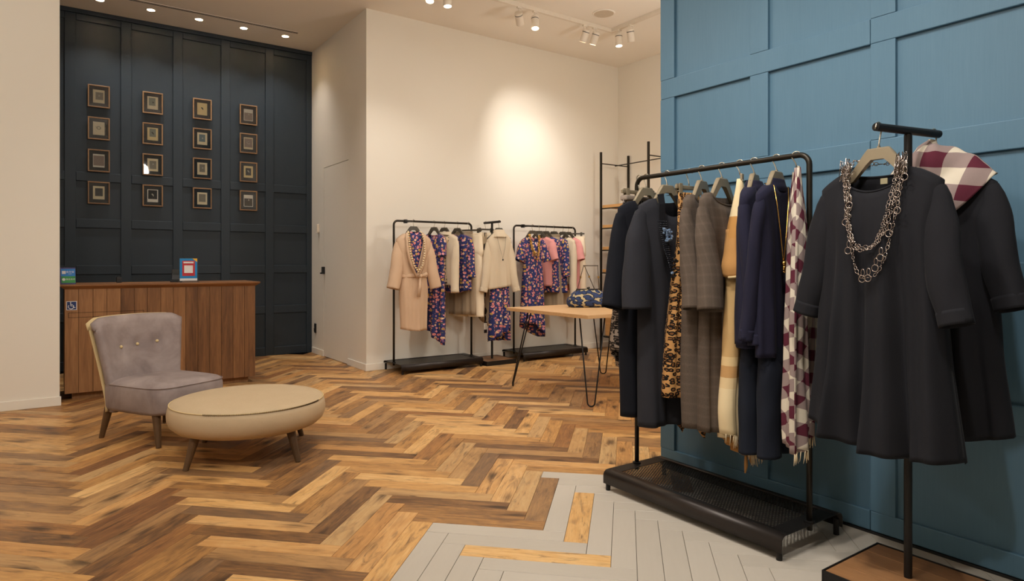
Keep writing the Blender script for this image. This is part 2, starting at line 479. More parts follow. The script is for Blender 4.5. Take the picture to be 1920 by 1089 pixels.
# ================================================================ ceiling fixtures
t = NT('frame_glass')
tr = t.n('ShaderNodeBsdfTransparent'); gl = t.n('ShaderNodeBsdfGlossy'); gl.inputs['Roughness'].default_value = 0.03
fr = t.n('ShaderNodeFresnel'); fr.inputs[0].default_value = 1.5; mx = t.n('ShaderNodeMixShader')
t.l(fr.outputs[0], mx.inputs[0]); t.l(tr.outputs[0], mx.inputs[1]); t.l(gl.outputs[0], mx.inputs[2])
t.l(mx.outputs[0], t.t.nodes['Material Output'].inputs['Surface'])

ORD = ['leftmost', 'second', 'middle', 'fourth', 'rightmost']
for i, x in enumerate((0.401, 0.873, 1.351, 1.83, 2.31)):
    lab = ['leftmost of five round downlights above the slate wall', 'second round downlight from the left above the slate wall',
           'middle one of five round downlights above the slate wall', 'fourth round downlight from the left above the slate wall',
           'rightmost round downlight above the slate wall, by the slot end'][i]
    r = thing('downlight', lab, 'downlight', (x, 8.07, CEIL), 0, 'recessed downlights above the slate wall')
    MB().lathe([(0.052, 0.0), (0.052, -0.004), (0.040, -0.004), (0.038, 0.0)], 28).build('rim', 'white_plastic', r, smooth=True)
    MB().lathe([(0.0, -0.0015), (0.039, -0.0015)], 28).build('lens', 'lamp_lens', r)
    spot((x, 8.07, CEIL - 0.012), (x, 8.30, 0), 34, 100, 0.9, 0.03, WARM, 'downlight_lamp')

r = thing('slot_diffuser', 'long thin slot air diffuser in ceiling before the downlights', 'air vent', (0.9, 7.87, CEIL))
MB().box((-1.6, -0.03, -0.003), (1.5, -0.022, 0.0)).box((-1.6, 0.022, -0.003), (1.5, 0.03, 0.0)).build('frame', 'ceiling_paint', r)
MB().box((-1.6, -0.022, -0.0025), (1.5, -0.004, -0.0005)).build('slot', 'dark_gap', r)
MB().box((-1.6, 0.004, -0.0025), (1.5, 0.022, -0.0005)).build('slot', 'dark_gap', r)
MB().box((-1.6, -0.004, -0.003), (1.5, 0.004, 0.0)).build('divider', 'ceiling_paint', r)

r = thing('ceiling_speaker', 'round flush ceiling speaker grille beside the track corner', 'speaker', (4.97, 5.307, CEIL))
MB().lathe([(0.125, 0.0), (0.122, -0.008), (0.112, -0.010), (0.108, -0.006)], 40).build('rim', 'ceiling_paint', r, smooth=True)
plain('grille_grey', lin(205, 192, 172), 0.7)
MB().lathe([(0.109, -0.007), (0.0, -0.0075)], 40).build('grille', 'grille_grey', r)

r = thing('lighting_track', 'white ceiling lighting track turning a corner above the far racks', 'light track', (5.38, 5.61, CEIL))
MB().box((-3.2, -0.018, -0.045), (0.018, 0.018, 0.0)).build('track_bar', 'white_plastic', r, bevel=0.003)
MB().box((-0.018, -2.6, -0.045), (0.018, -0.0185, 0.0)).build('track_bar', 'white_plastic', r, bevel=0.003)

def spot_head(loc, target, label, power, angle, group, blend=1.0, col=WARM, drop=0.075):
    """a cylinder lamp head hung on a short stem from a ceiling track; its own light sits at the lens"""
    r = thing('track_spotlight', label, 'spotlight', loc, 0, group)
    c = Vector((0, 0, -drop - 0.045)); dv = (Vector(target) - (Vector(loc) + c)).normalized()
    M = Matrix.Translation(c) @ dv.to_track_quat('Z', 'Y').to_matrix().to_4x4()
    MB().box((-0.028, -0.014, -0.014), (0.028, 0.014, 0.0)).tube([(0, 0, -0.012), (0, 0, -drop - 0.03)], 0.007, 8).build('stem', 'white_plastic', r)
    MB().lathe([(0.030, -0.07), (0.042, -0.066), (0.042, 0.068), (0.038, 0.07), (0.037, 0.055)], 24, M=M).build('housing', 'white_plastic', r, smooth=False)
    smooth_by_angle(r.children[-1])
    MB().lathe([(0.0375, 0.056), (0.0, 0.056)], 24, M=M).build('lens', 'lamp_lens', r)
    MB().lathe([(0.0425, -0.045), (0.0425, -0.038)], 24, M=M).build('band', 'dark_plastic', r)
    lp = Vector(loc) + c + dv * 0.078
    spot(lp, target, power, angle, blend, 0.03, col, 'track_spotlight_lamp')
    return r
ZT = CEIL - 0.045
G = 'spotlights on the ceiling track'
spot_head((4.04, 5.61, ZT), (5.22, RY, 2.35), 'track spotlight tilted toward the bright patch on the rear wall', 78, 66, G, 1.0)
spot_head((4.25, 5.61, ZT), (3.9, 5.0, 0.4), 'lit track spotlight right of the one tilted at the wall', 40, 60, G)
spot_head((4.96, 5.61, ZT), (4.85, RY, 1.5), 'track spotlight with dark band, left of the pair by the track corner', 30, 75, G)
spot_head((5.11, 5.61, ZT), (4.95, RY, 1.4), 'track spotlight with dark band, nearest left of the track corner', 30, 75, G)
spot_head((5.38, 5.49, ZT), (5.35, 5.3, 0), 'lit track spotlight pointing straight down right of the track corner', 40, 60, G)
spot_head((5.38, 5.30, ZT), (6.2, 5.7, 1.2), 'rightmost track spotlight, tilted toward the shelving', 40, 60, G)
spot_head((3.17, 5.61, ZT), (3.2, 5.35, 0.0), 'lit track spotlight at the top edge, right of its neighbour', 40, 60, G)
spot_head((2.98, 5.61, ZT), (2.4, 5.0, 0.0), 'lit track spotlight cut by the top edge of the picture', 40, 60, G)
spot_head((2.35, 5.61, ZT), (3.3, 6.45, 0.9), 'added track spotlight above the beige coat, beyond the top of the picture', 50, 80, G)  # extra unseen head, added for more light on the far left rack
for i, (loc, tgt, pw, ang) in enumerate(ADDED_SPOTS):   # made-up heads for the added spots set at the top of the script
    r = thing('added_fill_spot', 'added unseen fill spotlight ' + ['above the round ottoman', 'above the open floor before the table', 'above the grey entrance boards', 'facing the left white wall', 'in the bay behind the hairpin table', 'facing the far left rack', 'aimed at the front garment stand', 'aimed at the front clothes rack', 'aimed at the grey velvet chair'][i], 'spotlight', (loc[0], loc[1], CEIL), 0, 'added fill spotlights over the sales floor')
    c = Vector(loc) - Vector((loc[0], loc[1], CEIL)); dv = (Vector(tgt) - Vector(loc)).normalized()
    M = Matrix.Translation(c - dv * 0.09) @ dv.to_track_quat('Z', 'Y').to_matrix().to_4x4()
    MB().lathe([(0.05, 0.0), (0.05, -0.02)], 20).tube([(0, 0, 0), (0, 0, c.z + 0.06)], 0.008, 8).build('stem', 'white_plastic', r)
    MB().lathe([(0.03, -0.07), (0.05, -0.066), (0.065, 0.06), (0.06, 0.06), (0.05, 0.03)], 24, M=M).build('housing', 'white_plastic', r)

plain('cord_black', lin(30, 28, 26), 0.6)
for k, ((x, y, z), L_) in enumerate(ADDED_GLOBES):  # made-up globes out of view, their glow added as fill light
    tg = NT('fill_globe_glow_%d' % k); tg.set(lin(250, 245, 235), 0.3, emis=(1.0, 0.945, 0.87, 1), estr=L_)
    r = thing('added_fill_globe', ['added unseen globe lamp in the rear bay behind the teal wall', 'added unseen globe lamp above the entrance floor', 'added unseen globe lamp at the left side of the shop', 'added unseen globe lamp above the middle of the floor'][k], 'pendant lamp', (x, y, CEIL), 0, 'added globe lamps')
    MB().sphere((0, 0, z - CEIL), 0.14, 24, 14).build('globe', 'fill_globe_glow_%d' % k, r, smooth=True)
    MB().tube([(0, 0, 0), (0, 0, z - CEIL + 0.13)], 0.004, 6).build('cord', 'cord_black', r)
    MB().lathe([(0.05, 0.0), (0.05, -0.025), (0.01, -0.03)], 20).build('canopy', 'white_plastic', r)

# ================================================================ framed pictures on the slate wall
plain('mat_board', lin(34, 38, 42), 0.8)
plain('paper_cream', lin(250, 234, 196), 0.8); plain('paper_white', lin(250, 244, 230), 0.8); plain('paper_yellow', lin(250, 226, 164), 0.8)
plain('print_grey', lin(150, 143, 126), 0.8, nscale=90, var=0.2); plain('print_green', lin(152, 154, 134), 0.8); plain('print_mauve', lin(166, 148, 136), 0.8)
plain('print_teal', lin(120, 140, 144), 0.8); plain('print_black', lin(18, 18, 20), 0.7); plain('print_brown', lin(54, 44, 28), 0.7); plain('print_dark', lin(58, 60, 58), 0.7)
plain('ink', lin(70, 66, 58), 0.8); plain('ink_light', lin(196, 190, 178), 0.8)
# paper, printed field (x0,x1,z0,z1 as share of the card), field material, figure kind
ART = [[('paper_cream', (0.22, 0.88, 0.25, 0.82), 'print_grey', 'leaf_l'), ('paper_cream', (0.14, 0.76, 0.28, 0.9), 'print_green', 'leaf'), ('paper_yellow', None, None, 'feather'), ('paper_white', (0.06, 0.94, 0.05, 0.68), 'print_mauve', 'leaf_l')],
       [('paper_cream', None, None, 'wreath'), ('paper_yellow', (0.2, 0.8, 0.28, 0.92), 'print_green', 'feather'), ('paper_cream', (0.18, 0.8, 0.25, 0.85), 'print_teal', 'leaf_l'), ('paper_cream', (0.08, 0.92, 0.16, 0.92), 'print_mauve', 'wreath_l')],
       [('paper_white', (0.04, 0.96, 0.12, 0.88), 'print_mauve', None), ('paper_cream', (0.2, 0.84, 0.18, 0.82), 'print_grey', 'leaf_l'), ('paper_cream', (0.22, 0.78, 0.22, 0.86), 'print_grey', 'leaf_l'), ('paper_yellow', (0.2, 0.8, 0.2, 0.82), 'print_dark', 'feather_l')],
       [('paper_cream', (0.18, 0.84, 0.24, 0.84), 'print_dark', 'leaf'), ('paper_white', (0.08, 0.92, 0.24, 0.95), 'print_black', 'feather_l'), ('paper_cream', (0.16, 0.84, 0.22, 0.86), 'print_grey', None), ('paper_white', (0.06, 0.94, 0.04, 0.7), 'print_brown', 'leaf_l')]]
DESC = [['a pale spot on a grey square', 'a small dark leaf on grey-green', 'a dark feather on plain cream', 'cream top above a mauve field'],
        ['a drawn ring on plain cream', 'a feather on grey-green', 'a blue-grey square', 'a pale flower on mauve'],
        ['a wide empty mauve field', 'a pale leaf on a grey square', 'a light spot on olive grey', 'a dark square on yellow card'],
        ['a dark grey square low on cream', 'a black square on white card', 'an even grey square on cream', 'a dark brown lower field']]
ROWN = ['top row', 'second row', 'third row', 'bottom row']
FW, FH = 0.206, 0.245
def picture_frame(i, j, x, z):
    paper, field, fm, fig = ART[j][i]
    r = thing('picture_frame', 'small wooden framed print in the %s showing %s' % (ROWN[j], DESC[j][i]), 'picture', (x, DY - 0.001, z), 0, 'framed prints on the slate wall')
    w, h, k, dp = FW / 2, FH / 2, 0.013, 0.022
    for a, b in (((-w, -dp, h - k), (w, 0, h)), ((-w, -dp, -h), (w, 0, -h + k)), ((-w, -dp, -h + k), (-w + k, 0, h - k)), ((w - k, -dp, -h + k), (w, 0, h - k))):
        MB().box(a, b).build('frame_side', 'frame_wood', r, bevel=0.002)
    MB().box((-w + k, -0.006, -h + k), (w - k, -0.001, h - k)).build('mat_board', 'mat_board', r)
    pw, ph = 0.054, 0.072
    oz = random.uniform(-0.003, 0.004)
    card = MB().box((-pw, -0.009, -ph + oz), (pw, -0.006, ph + oz)).build('card', paper, r)
    if field:
        x0, x1, z0, z1 = field
        MB().box((-pw + 2 * pw * x0, -0.0098, -ph + 2 * ph * z0 + oz), (-pw + 2 * pw * x1, -0.009, -ph + 2 * ph * z1 + oz)).build('printed_field', fm, card)
    if fig:
        im = 'ink_light' if fig.endswith('_l') else 'ink'; f = MB(); kind = fig.split('_')[0]
        if kind == 'leaf': f.prism([(0.012 * cos(a) * (0.6 + 0.4 * cos(a)), 0.010 * sin(a)) for a in [2 * pi * q / 14 for q in range(14)]], -0.0106, -0.0098, 'y')
        if kind == 'feather': f.prism([(-0.014, 0.012), (-0.004, 0.016), (0.008, 0.006), (0.012, -0.012), (0.006, -0.016), (0.002, -0.006), (-0.008, 0.0)], -0.0106, -0.0098, 'y')
        if kind == 'wreath': f.tube([(0.018 * cos(a), -0.0102, 0.014 * sin(a)) for a in [2 * pi * q / 20 for q in range(20)]], 0.0026, 6, closed=True).tube([(-0.03, -0.0102, 0.01), (-0.014, -0.0102, 0.004)], 0.0016, 5)
        f.build('figure', im, card, loc=(0, 0, 0.008))
    MB().box((-w + k, -0.0165, -h + k), (w - k, -0.015, h - k)).build('glass_pane', 'frame_glass', r)
for j in range(4):
    for i in range(4):
        picture_frame(i, j, (0.413, 0.935, 1.455, 1.978)[i], 2.996 - 0.353 * j)

# small wall fittings
r = thing('wall_outlet', 'small black wall fitting near the floor beside the slate wall', 'outlet', (RX, 8.334, 0.328))
MB().box((-0.012, -0.03, -0.06), (0, 0.03, 0.06)).build('plate', 'dark_plastic', r, bevel=0.003)
MB().box((-0.02, -0.016, -0.045), (-0.012, 0.016, 0.0)).build('socket', 'dark_plastic', r, bevel=0.002)
r = thing('wall_sensor', 'small white fitting high on the return wall by the slate wall', 'sensor', (RX, 8.21, 1.60))
MB().box((-0.03, -0.02, -0.045), (0, 0.02, 0.06)).build('housing', 'white_plastic', r, bevel=0.006)
MB().box((-0.045, -0.012, -0.05), (-0.005, 0.012, -0.04)).build('bracket', 'white_plastic', r, bevel=0.002)

# ================================================================ counter
def txt(name, body, size, mat, parent, loc, rot=(pi / 2, 0, 0), align='CENTER', ext=0.0004):
    c = bpy.data.curves.new(name, 'FONT'); c.body = body; c.size = size; c.align_x = align; c.align_y = 'CENTER'; c.extrude = ext
    tmp = bpy.data.objects.new(name + '_curve', c); C.objects.link(tmp)
    bpy.context.view_layer.update()
    me = bpy.data.meshes.new_from_object(tmp.evaluated_get(bpy.context.evaluated_depsgraph_get()))
    bpy.data.objects.remove(tmp); me.materials.clear(); me.materials.append(MATS[mat])
    o = bpy.data.objects.new(name, me); C.objects.link(o); o.parent = parent; o.location = loc; o.rotation_euler = rot
    return o
CY = 6.70
r = thing('reception_counter', 'walnut plank reception counter in front of the slate wall', 'counter', (0.854, CY, 0))
x0, x1 = 0.080 - 0.854, 1.628 - 0.854
MB().box((x0 + 0.012, 0.018, 0.058), (x1 - 0.001, 0.56, 0.945)).build('body', 'walnut', r)
seams = [0.080, 0.179, 0.284, 0.386, 0.491, 0.595, 0.698, 0.803, 0.906, 1.009, 1.112, 1.214, 1.318, 1.422, 1.527, 1.628]
for a, b in zip(seams[:-1], seams[1:]):
    MB().box((a - 0.854 + 0.0012, 0.0, 0.058), (b - 0.854 - 0.0012, 0.0175, 0.945)).build('plank', 'walnut', r, bevel=0.0015)
for k in range(5):
    MB().box((x0, 0.018 + k * 0.108, 0.058), (x0 + 0.0115, 0.018 + k * 0.108 + 0.1065, 0.945)).build('plank', 'walnut', r, bevel=0.0015)
MB().box((0.134 - 0.854, 0.063, 0.0), (1.574 - 0.854, 0.5, 0.058)).build('plinth', 'walnut', r)
tp = MB(); a, b, f0, f1 = 0.047 - 0.854, 1.668 - 0.854, -0.034, 0.60
tp.add([(x0, 0, 0.945), (x1, 0, 0.945), (x1, 0.575, 0.945), (x0, 0.575, 0.945), (a, f0, 0.972), (b, f0, 0.972), (b, f1, 0.972), (a, f1, 0.972), (a, f0, 0.985), (b, f0, 0.985), (b, f1, 0.985), (a, f1, 0.985)],
       [(3, 2, 1, 0), (0, 1, 5, 4), (1, 2, 6, 5), (2, 3, 7, 6), (3, 0, 4, 7), (4, 5, 9, 8), (5, 6, 10, 9), (6, 7, 11, 10), (7, 4, 8, 11), (8, 9, 10, 11)])
tp.build('worktop', 'walnut_top', r, bevel=0.001)
g = MB(); gx0, gx1, gz0, gz1 = 0.107 - 0.854, 0.670 - 0.854, 0.702, 0.745
for aa, bb in (((gx0, gz0), (gx1, gz0 + 0.003)), ((gx0, gz1 - 0.003), (gx1, gz1)), ((gx0, gz0), (gx0 + 0.003, gz1)), ((gx1 - 0.003, gz0), (gx1, gz1))):
    g.box((aa[0], -0.0008, aa[1]), (bb[0], 0.001, bb[1]))
g.build('flap_outline', 'dark_gap', r)['label'] = 'thin dark outline of a fold-out flap'

plain('sticker_blue', lin(22, 46, 98), 0.4); plain('sticker_white', lin(226, 224, 222), 0.5)
r = thing('access_sticker', 'blue and white wheelchair access sticker on the counter front', 'sticker', (0.1305, CY - 0.0002, 0.8055))
MB().box((-0.037, -0.0012, -0.0375), (0.037, 0.0, 0.0375)).build('border', 'sticker_white', r)
MB().box((-0.033, -0.0018, -0.0335), (0.033, -0.0012, 0.0335)).build('field', 'sticker_blue', r)
w = MB(); yy = -0.0024
w.tube([(0.019 * cos(a_) - 0.004, yy, 0.019 * sin(a_) - 0.008) for a_ in [radians(140 + 255 * q / 20) for q in range(21)]], 0.0026, 6)
w.sphere((-0.007, yy, 0.025), 0.005, 8, 5)
w.tube([(-0.007, yy, 0.018), (-0.005, yy, -0.003), (0.011, yy, -0.003), (0.018, yy, -0.019), (0.026, yy, -0.015)], 0.0028, 6).tube([(-0.006, yy, 0.008), (0.009, yy, 0.008)], 0.0022, 6)
w.build('wheelchair_symbol', 'sticker_white', r)

TOPZ = 0.985
plain('sign_purple', lin(58, 44, 104), 0.4); plain('sign_blue', lin(20, 118, 196), 0.4); plain('sign_green', lin(40, 140, 58), 0.4); plain('sign_red', lin(186, 48, 56), 0.4); plain('sign_yellow', lin(226, 172, 40), 0.4)
plain('sign_cyan', lin(30, 128, 190), 0.4)
r = thing('payment_sign', 'small blue and green payment sign at the left end of the counter', 'sign', (0.108, 6.80, TOPZ), radians(8))
r.rotation_euler = (radians(-8), 0, radians(8))
MB().box((-0.056, 0.0, 0.0), (0.056, 0.004, 0.145)).build('backing', 'sign_purple', r)
MB().box((-0.050, -0.0012, 0.070), (0.053, 0.0, 0.134)).build('blue_panel', 'sign_blue', r)
MB().box((-0.048, -0.0012, 0.012), (0.053, 0.0, 0.070)).build('green_panel', 'sign_green', r)
MB().box((-0.043, -0.002, 0.090), (-0.016, -0.0012, 0.116)).build('white_icon', 'sticker_white', r, bevel=0.004)
MB().lathe([(0.0, 0.0), (0.012, 0.0), (0.012, 0.0008), (0.0, 0.0008)], 16, M=Matrix.Translation((-0.031, -0.0012, 0.042)) @ Matrix.Rotation(pi / 2, 4, 'X')).build('round_icon', 'sticker_white', r)
txt('lettering', '支付宝', 0.020, 'sticker_white', r, (0.016, -0.002, 0.106)); txt('lettering', 'ALIPAY', 0.008, 'sticker_white', r, (0.016, -0.002, 0.090))
txt('lettering', '微信支付', 0.017, 'sticker_white', r, (0.018, -0.002, 0.042))
MB().add([(-0.04, 0.004, 0.10), (0.04, 0.004, 0.10), (0.04, 0.06, 0.012), (-0.04, 0.06, 0.012), (-0.04, 0.006, 0.10), (0.04, 0.006, 0.10), (0.04, 0.062, 0.012), (-0.04, 0.062, 0.012)], [(0, 1, 2, 3), (7, 6, 5, 4), (0, 4, 5, 1), (1, 5, 6, 2), (2, 6, 7, 3), (3, 7, 4, 0)]).build('strut', 'sign_purple', r)

t = NT('acrylic'); t.set(lin(235, 240, 240), 0.05); t.b.inputs['Transmission Weight'].default_value = 0.95; t.b.inputs['IOR'].default_value = 1.2
r = thing('promotion_sign', 'blue and red card in an acrylic stand on the counter', 'sign', (1.06, 6.87, TOPZ), radians(3))
MB().box((-0.082, 0.012, 0.006), (0.086, 0.016, 0.232)).box((-0.082, -0.03, 0.0), (0.086, 0.06, 0.006)).build('stand', 'acrylic', r)
card = MB().box((-0.076, 0.007, 0.014), (0.076, 0.011, 0.226)).build('card', 'sign_cyan', r)
MB().box((-0.054, 0.0062, 0.060), (0.056, 0.0072, 0.204)).build('red_field', 'sign_red', card, bevel=0.0)
MB().box((-0.038, 0.0052, 0.088), (0.038, 0.0063, 0.160)).build('white_square', 'sticker_white', card)
MB().box((-0.044, 0.0052, 0.180), (0.044, 0.0063, 0.195)).build('title_bar', 'sticker_white', card)
MB().box((-0.076, 0.006, 0.014), (0.076, 0.0072, 0.036)).build('foot_strip', 'sticker_white', card)
MB().prism([(0.034, 0.226), (0.076, 0.226), (0.076, 0.192)], 0.006, 0.0072, 'y').build('corner_flash', 'sign_yellow', card)

r = thing('card_terminal', 'black payment terminal behind the blue and red card', 'terminal', (0.965, 6.97, TOPZ), radians(-20))
MB().box((-0.045, -0.03, 0.0), (0.045, 0.05, 0.018)).build('foot', 'dark_plastic', r, bevel=0.004)
MB().box((-0.04, -0.012, 0.016), (0.04, 0.012, 0.125), Matrix.Rotation(radians(-12), 4, 'X')).build('body', 'dark_plastic', r, bevel=0.006)
MB().box((-0.032, -0.0135, 0.07), (0.032, -0.012, 0.115), Matrix.Rotation(radians(-12), 4, 'X')).build('screen', 'print_dark', r)
r = thing('receipt_printer', 'tiny black device peeking over the middle of the counter', 'device', (0.505, 7.10, TOPZ))
MB().box((-0.022, -0.03, 0.0), (0.022, 0.03, 0.048)).build('body', 'dark_plastic', r, bevel=0.005)
MB().box((-0.018, -0.02, 0.048), (0.018, 0.02, 0.054)).build('lid', 'rod_metal', r, bevel=0.002)

# ================================================================ slipper chair
t = NT('grey_velvet')
v = t.coord('Object'); n = t.ramp(t.noise(v, 4, 4, 0.6, 0.5), [(0.30, (0, 0, 0, 1)), (0.72, (1, 1, 1, 1))]); f = t.noise(v, 220, 2)
c = t.mix(n, lin(124, 110, 108), lin(166, 152, 147))
t.set(c, 0.75, 0, 0.2, sheen=0.05, sheen_rough=0.35); t.bump(f, 0.12, 0.0006)
def linen(name, a, b, sc=420):
    t = NT(name); v = t.coord('Object'); n = t.noise(v, 8, 3)
    wx = t.noise(t.coord('Object', (sc, sc * 0.08, sc)), 1.0, 2); wy = t.noise(t.coord('Object', (sc * 0.08, sc, sc)), 1.0, 2)
    w = t.math('MULTIPLY', t.math('ADD', wx, wy), 0.5)
    t.set(t.mix(t.math('ADD', t.math('MULTIPLY', w, 0.7), t.math('MULTIPLY', n, 0.3)), a, b), 0.9, 0, 0.15); t.bump(w, 0.25, 0.001); return t.m
linen('linen_beige', lin(176, 154, 124), lin(204, 182, 150))
linen('linen_cream', lin(196, 172, 126), lin(220, 198, 152))

cs = Vector((0.87, 0.494)); ch_rz = atan2(0.494, 0.87)
r = thing('slipper_chair', 'grey velvet slipper chair with buttoned back before the counter', 'chair', (0.61, 5.024, 0), ch_rz)
# local: x = sideways, y = backwards, front edge at y = -0.34
def superring(hx, hy, n, e, cx=0, cy=0):
    out = []
    for k in range(n):
        a_ = 2 * pi * k / n; ca, sa = cos(a_), sin(a_)
        out.append((cx + hx * math.copysign(abs(ca) ** (2 / e), ca), cy + hy * math.copysign(abs(sa) ** (2 / e), sa)))
    return out
def loft(rings, cap0=True, cap1=True):
    m = MB(); n = len(rings[0]); vs_ = [p for r_ in rings for p in r_]; fs = []
    for i in range(len(rings) - 1):
        for k in range(n): fs.append((i * n + k, i * n + (k + 1) % n, (i + 1) * n + (k + 1) % n, (i + 1) * n + k))
    if cap0: fs.append(tuple(reversed(range(n))))
    if cap1: fs.append(tuple((len(rings) - 1) * n + k for k in range(n)))
    return m.add(vs_, fs)
rings = []
for hz, sc in ((0.200, 0.90), (0.202, 0.955), (0.225, 0.99), (0.30, 1.0), (0.350, 0.995), (0.372, 0.975), (0.386, 0.93), (0.396, 0.82), (0.404, 0.6), (0.408, 0.3), (0.409, 0.05)):
    rings.append([(x, y, hz) for x, y in superring(0.278 * sc, 0.312 * sc, 48, 5.0, 0.004, -0.026)])
loft(rings).build('seat', 'grey_velvet', r, smooth=True)
rings = [[(x, y, 0.368) for x, y in superring(0.3005, 0.3255, 48, 5.0, 0, -0.030)]]
MB().tube([(x, y, 0.3735) for x, y in superring(0.274, 0.308, 64, 5.0, 0.004, -0.026)], 0.0035, 6, closed=True).build('seat_piping', 'grey_velvet', r, smooth=True)
BUT = [(-0.135, 0.600), (-0.012, 0.606), (0.132, 0.612)]
def back_y(x, z, hw):
    a_ = x / hw; zz = max(0.0, (z - 0.20) / 0.6)
    return 0.215 + 0.085 * zz ** 1.2 - 0.060 * abs(a_) ** 2.4
def back_shell(off, thick, inset, dimple):
    NZ, NX = 26, 30; m = MB(); grid = []
    for side in (0, 1):
        for i in range(NZ + 1):
            z = 0.185 + 0.615 * i / NZ
            hw = (0.252 + 0.076 * max(0, (z - 0.25) / 0.55) ** 1.1) - inset
            for j in range(NX + 1):
                a_ = -1 + 2 * j / NX; x = a_ * hw
                zc = z - (0.03 * max(0.0, abs(a_) - 0.82) / 0.18 * (1 if i > NZ - 3 else 0)) + (0.012 * (1 - a_ * a_) if i == NZ else 0.012 * (1 - a_ * a_) * i / NZ)
                y = back_y(x, z, hw) + off
                edge = min(1.0, (1 - abs(a_)) / 0.10, (1 - i / NZ) / 0.07 + 0.0, 1.0)
                bulge = sqrt(max(0.0, 1 - (1 - edge) ** 2)) if edge < 1 else 1.0
                t2 = thick * (0.35 + 0.65 * bulge) / 2
                if side == 0:
                    for bx, bz in BUT:
                        t2 -= dimple * exp(-(((x - bx) / 0.030) ** 2 + ((z - bz) / 0.030) ** 2)) + 0.4 * dimple * exp(-(((x - bx) / 0.02) ** 2 + ((z - bz + 0.05) / 0.07) ** 2))
                grid.append((x, y - t2 if side == 0 else y + t2, zc))
    N = (NZ + 1) * (NX + 1); fs = []
    ix = lambda s_, i, j: s_ * N + i * (NX + 1) + j
    for i in range(NZ):
        for j in range(NX):
            fs.append((ix(0, i, j), ix(0, i, j + 1), ix(0, i + 1, j + 1), ix(0, i + 1, j)))
            fs.append((ix(1, i, j + 1), ix(1, i, j), ix(1, i + 1, j), ix(1, i + 1, j + 1)))
        fs.append((ix(0, i, 0), ix(0, i + 1, 0), ix(1, i + 1, 0), ix(1, i, 0))); fs.append((ix(0, i + 1, NX), ix(0, i, NX), ix(1, i, NX), ix(1, i + 1, NX)))
    for j in range(NX):
        fs.append((ix(0, NZ, j), ix(0, NZ, j + 1), ix(1, NZ, j + 1), ix(1, NZ, j))); fs.append((ix(0, 0, j + 1), ix(0, 0, j), ix(1, 0, j), ix(1, 0, j + 1)))
    return m.add(grid, fs)
back_shell(0.0, 0.085, 0.0, 0.017).build('backrest', 'grey_velvet', r, smooth=True)
back_shell(0.052, 0.022, -0.004, 0.0).build('back_panel', 'linen_cream', r, smooth=True)['label'] = 'cream linen outer back'
for bx, bz in BUT:
    MB().sphere((bx, back_y(bx, bz, 0.305) - 0.030, bz), 0.011, 12, 8).build('button', 'linen_cream', r, smooth=True)
for sx_, sy_ in ((-1, -1), (1, -1), (-1, 1), (1, 1)):
    MB().tube([(sx_ * 0.234, sy_ * 0.285, 0.0), (sx_ * 0.214, sy_ * 0.235, 0.205)], [0.016, 0.027], 14).build('leg', 'leg_wood', r, smooth=False)
    smooth_by_angle(r.children[-1])

# ================================================================ round ottoman
r = thing('round_ottoman', 'large round beige linen ottoman with seam on splayed legs', 'ottoman', (0.995, 4.253, 0), radians(-19))
prof = [(0.0, 0.166), (0.33, 0.166), (0.38, 0.170), (0.415, 0.183), (0.442, 0.207), (0.455, 0.240), (0.457, 0.270), (0.452, 0.300), (0.442, 0.328)]
MB().lathe(prof, 72).build('cushion', 'linen_beige', r, smooth=True)
MB().lathe([(0.441, 0.328), (0.43, 0.337), (0.39, 0.347), (0.30, 0.357), (0.15, 0.363), (0.0, 0.364)], 72).build('top_panel', 'linen_beige', r, smooth=True)
MB().tube([(0.4425 * cos(2 * pi * k / 96), 0.4425 * sin(2 * pi * k / 96), 0.3285) for k in range(96)], 0.0035, 6, closed=True).build('seam', 'linen_cream', r, smooth=True)
plain('thread', lin(92, 76, 56), 0.8)
st = MB()
for k in range(110):
    a_ = radians(-135) + radians(95) * k / 110 + radians(19)
    st.box((-0.0008, -0.002, -0.006), (0.0008, 0.002, 0.006), Matrix.Translation((0.4455 * cos(a_), 0.4455 * sin(a_), 0.3275)) @ Matrix.Rotation(a_ + pi / 2, 4, 'Z') @ Matrix.Rotation(0.5, 4, 'X'))
o = st.build('stitches', 'thread', r); o['kind'] = 'stuff'
for sx_, sy_ in ((-1, -1), (1, -1), (1, 1), (-1, 1)):
    MB().tube([(sx_ * 0.302, sy_ * 0.305, 0.0), (sx_ * 0.258, sy_ * 0.261, 0.178)], [0.0155, 0.027], 14).build('leg', 'leg_wood', r)
    smooth_by_angle(r.children[-1])

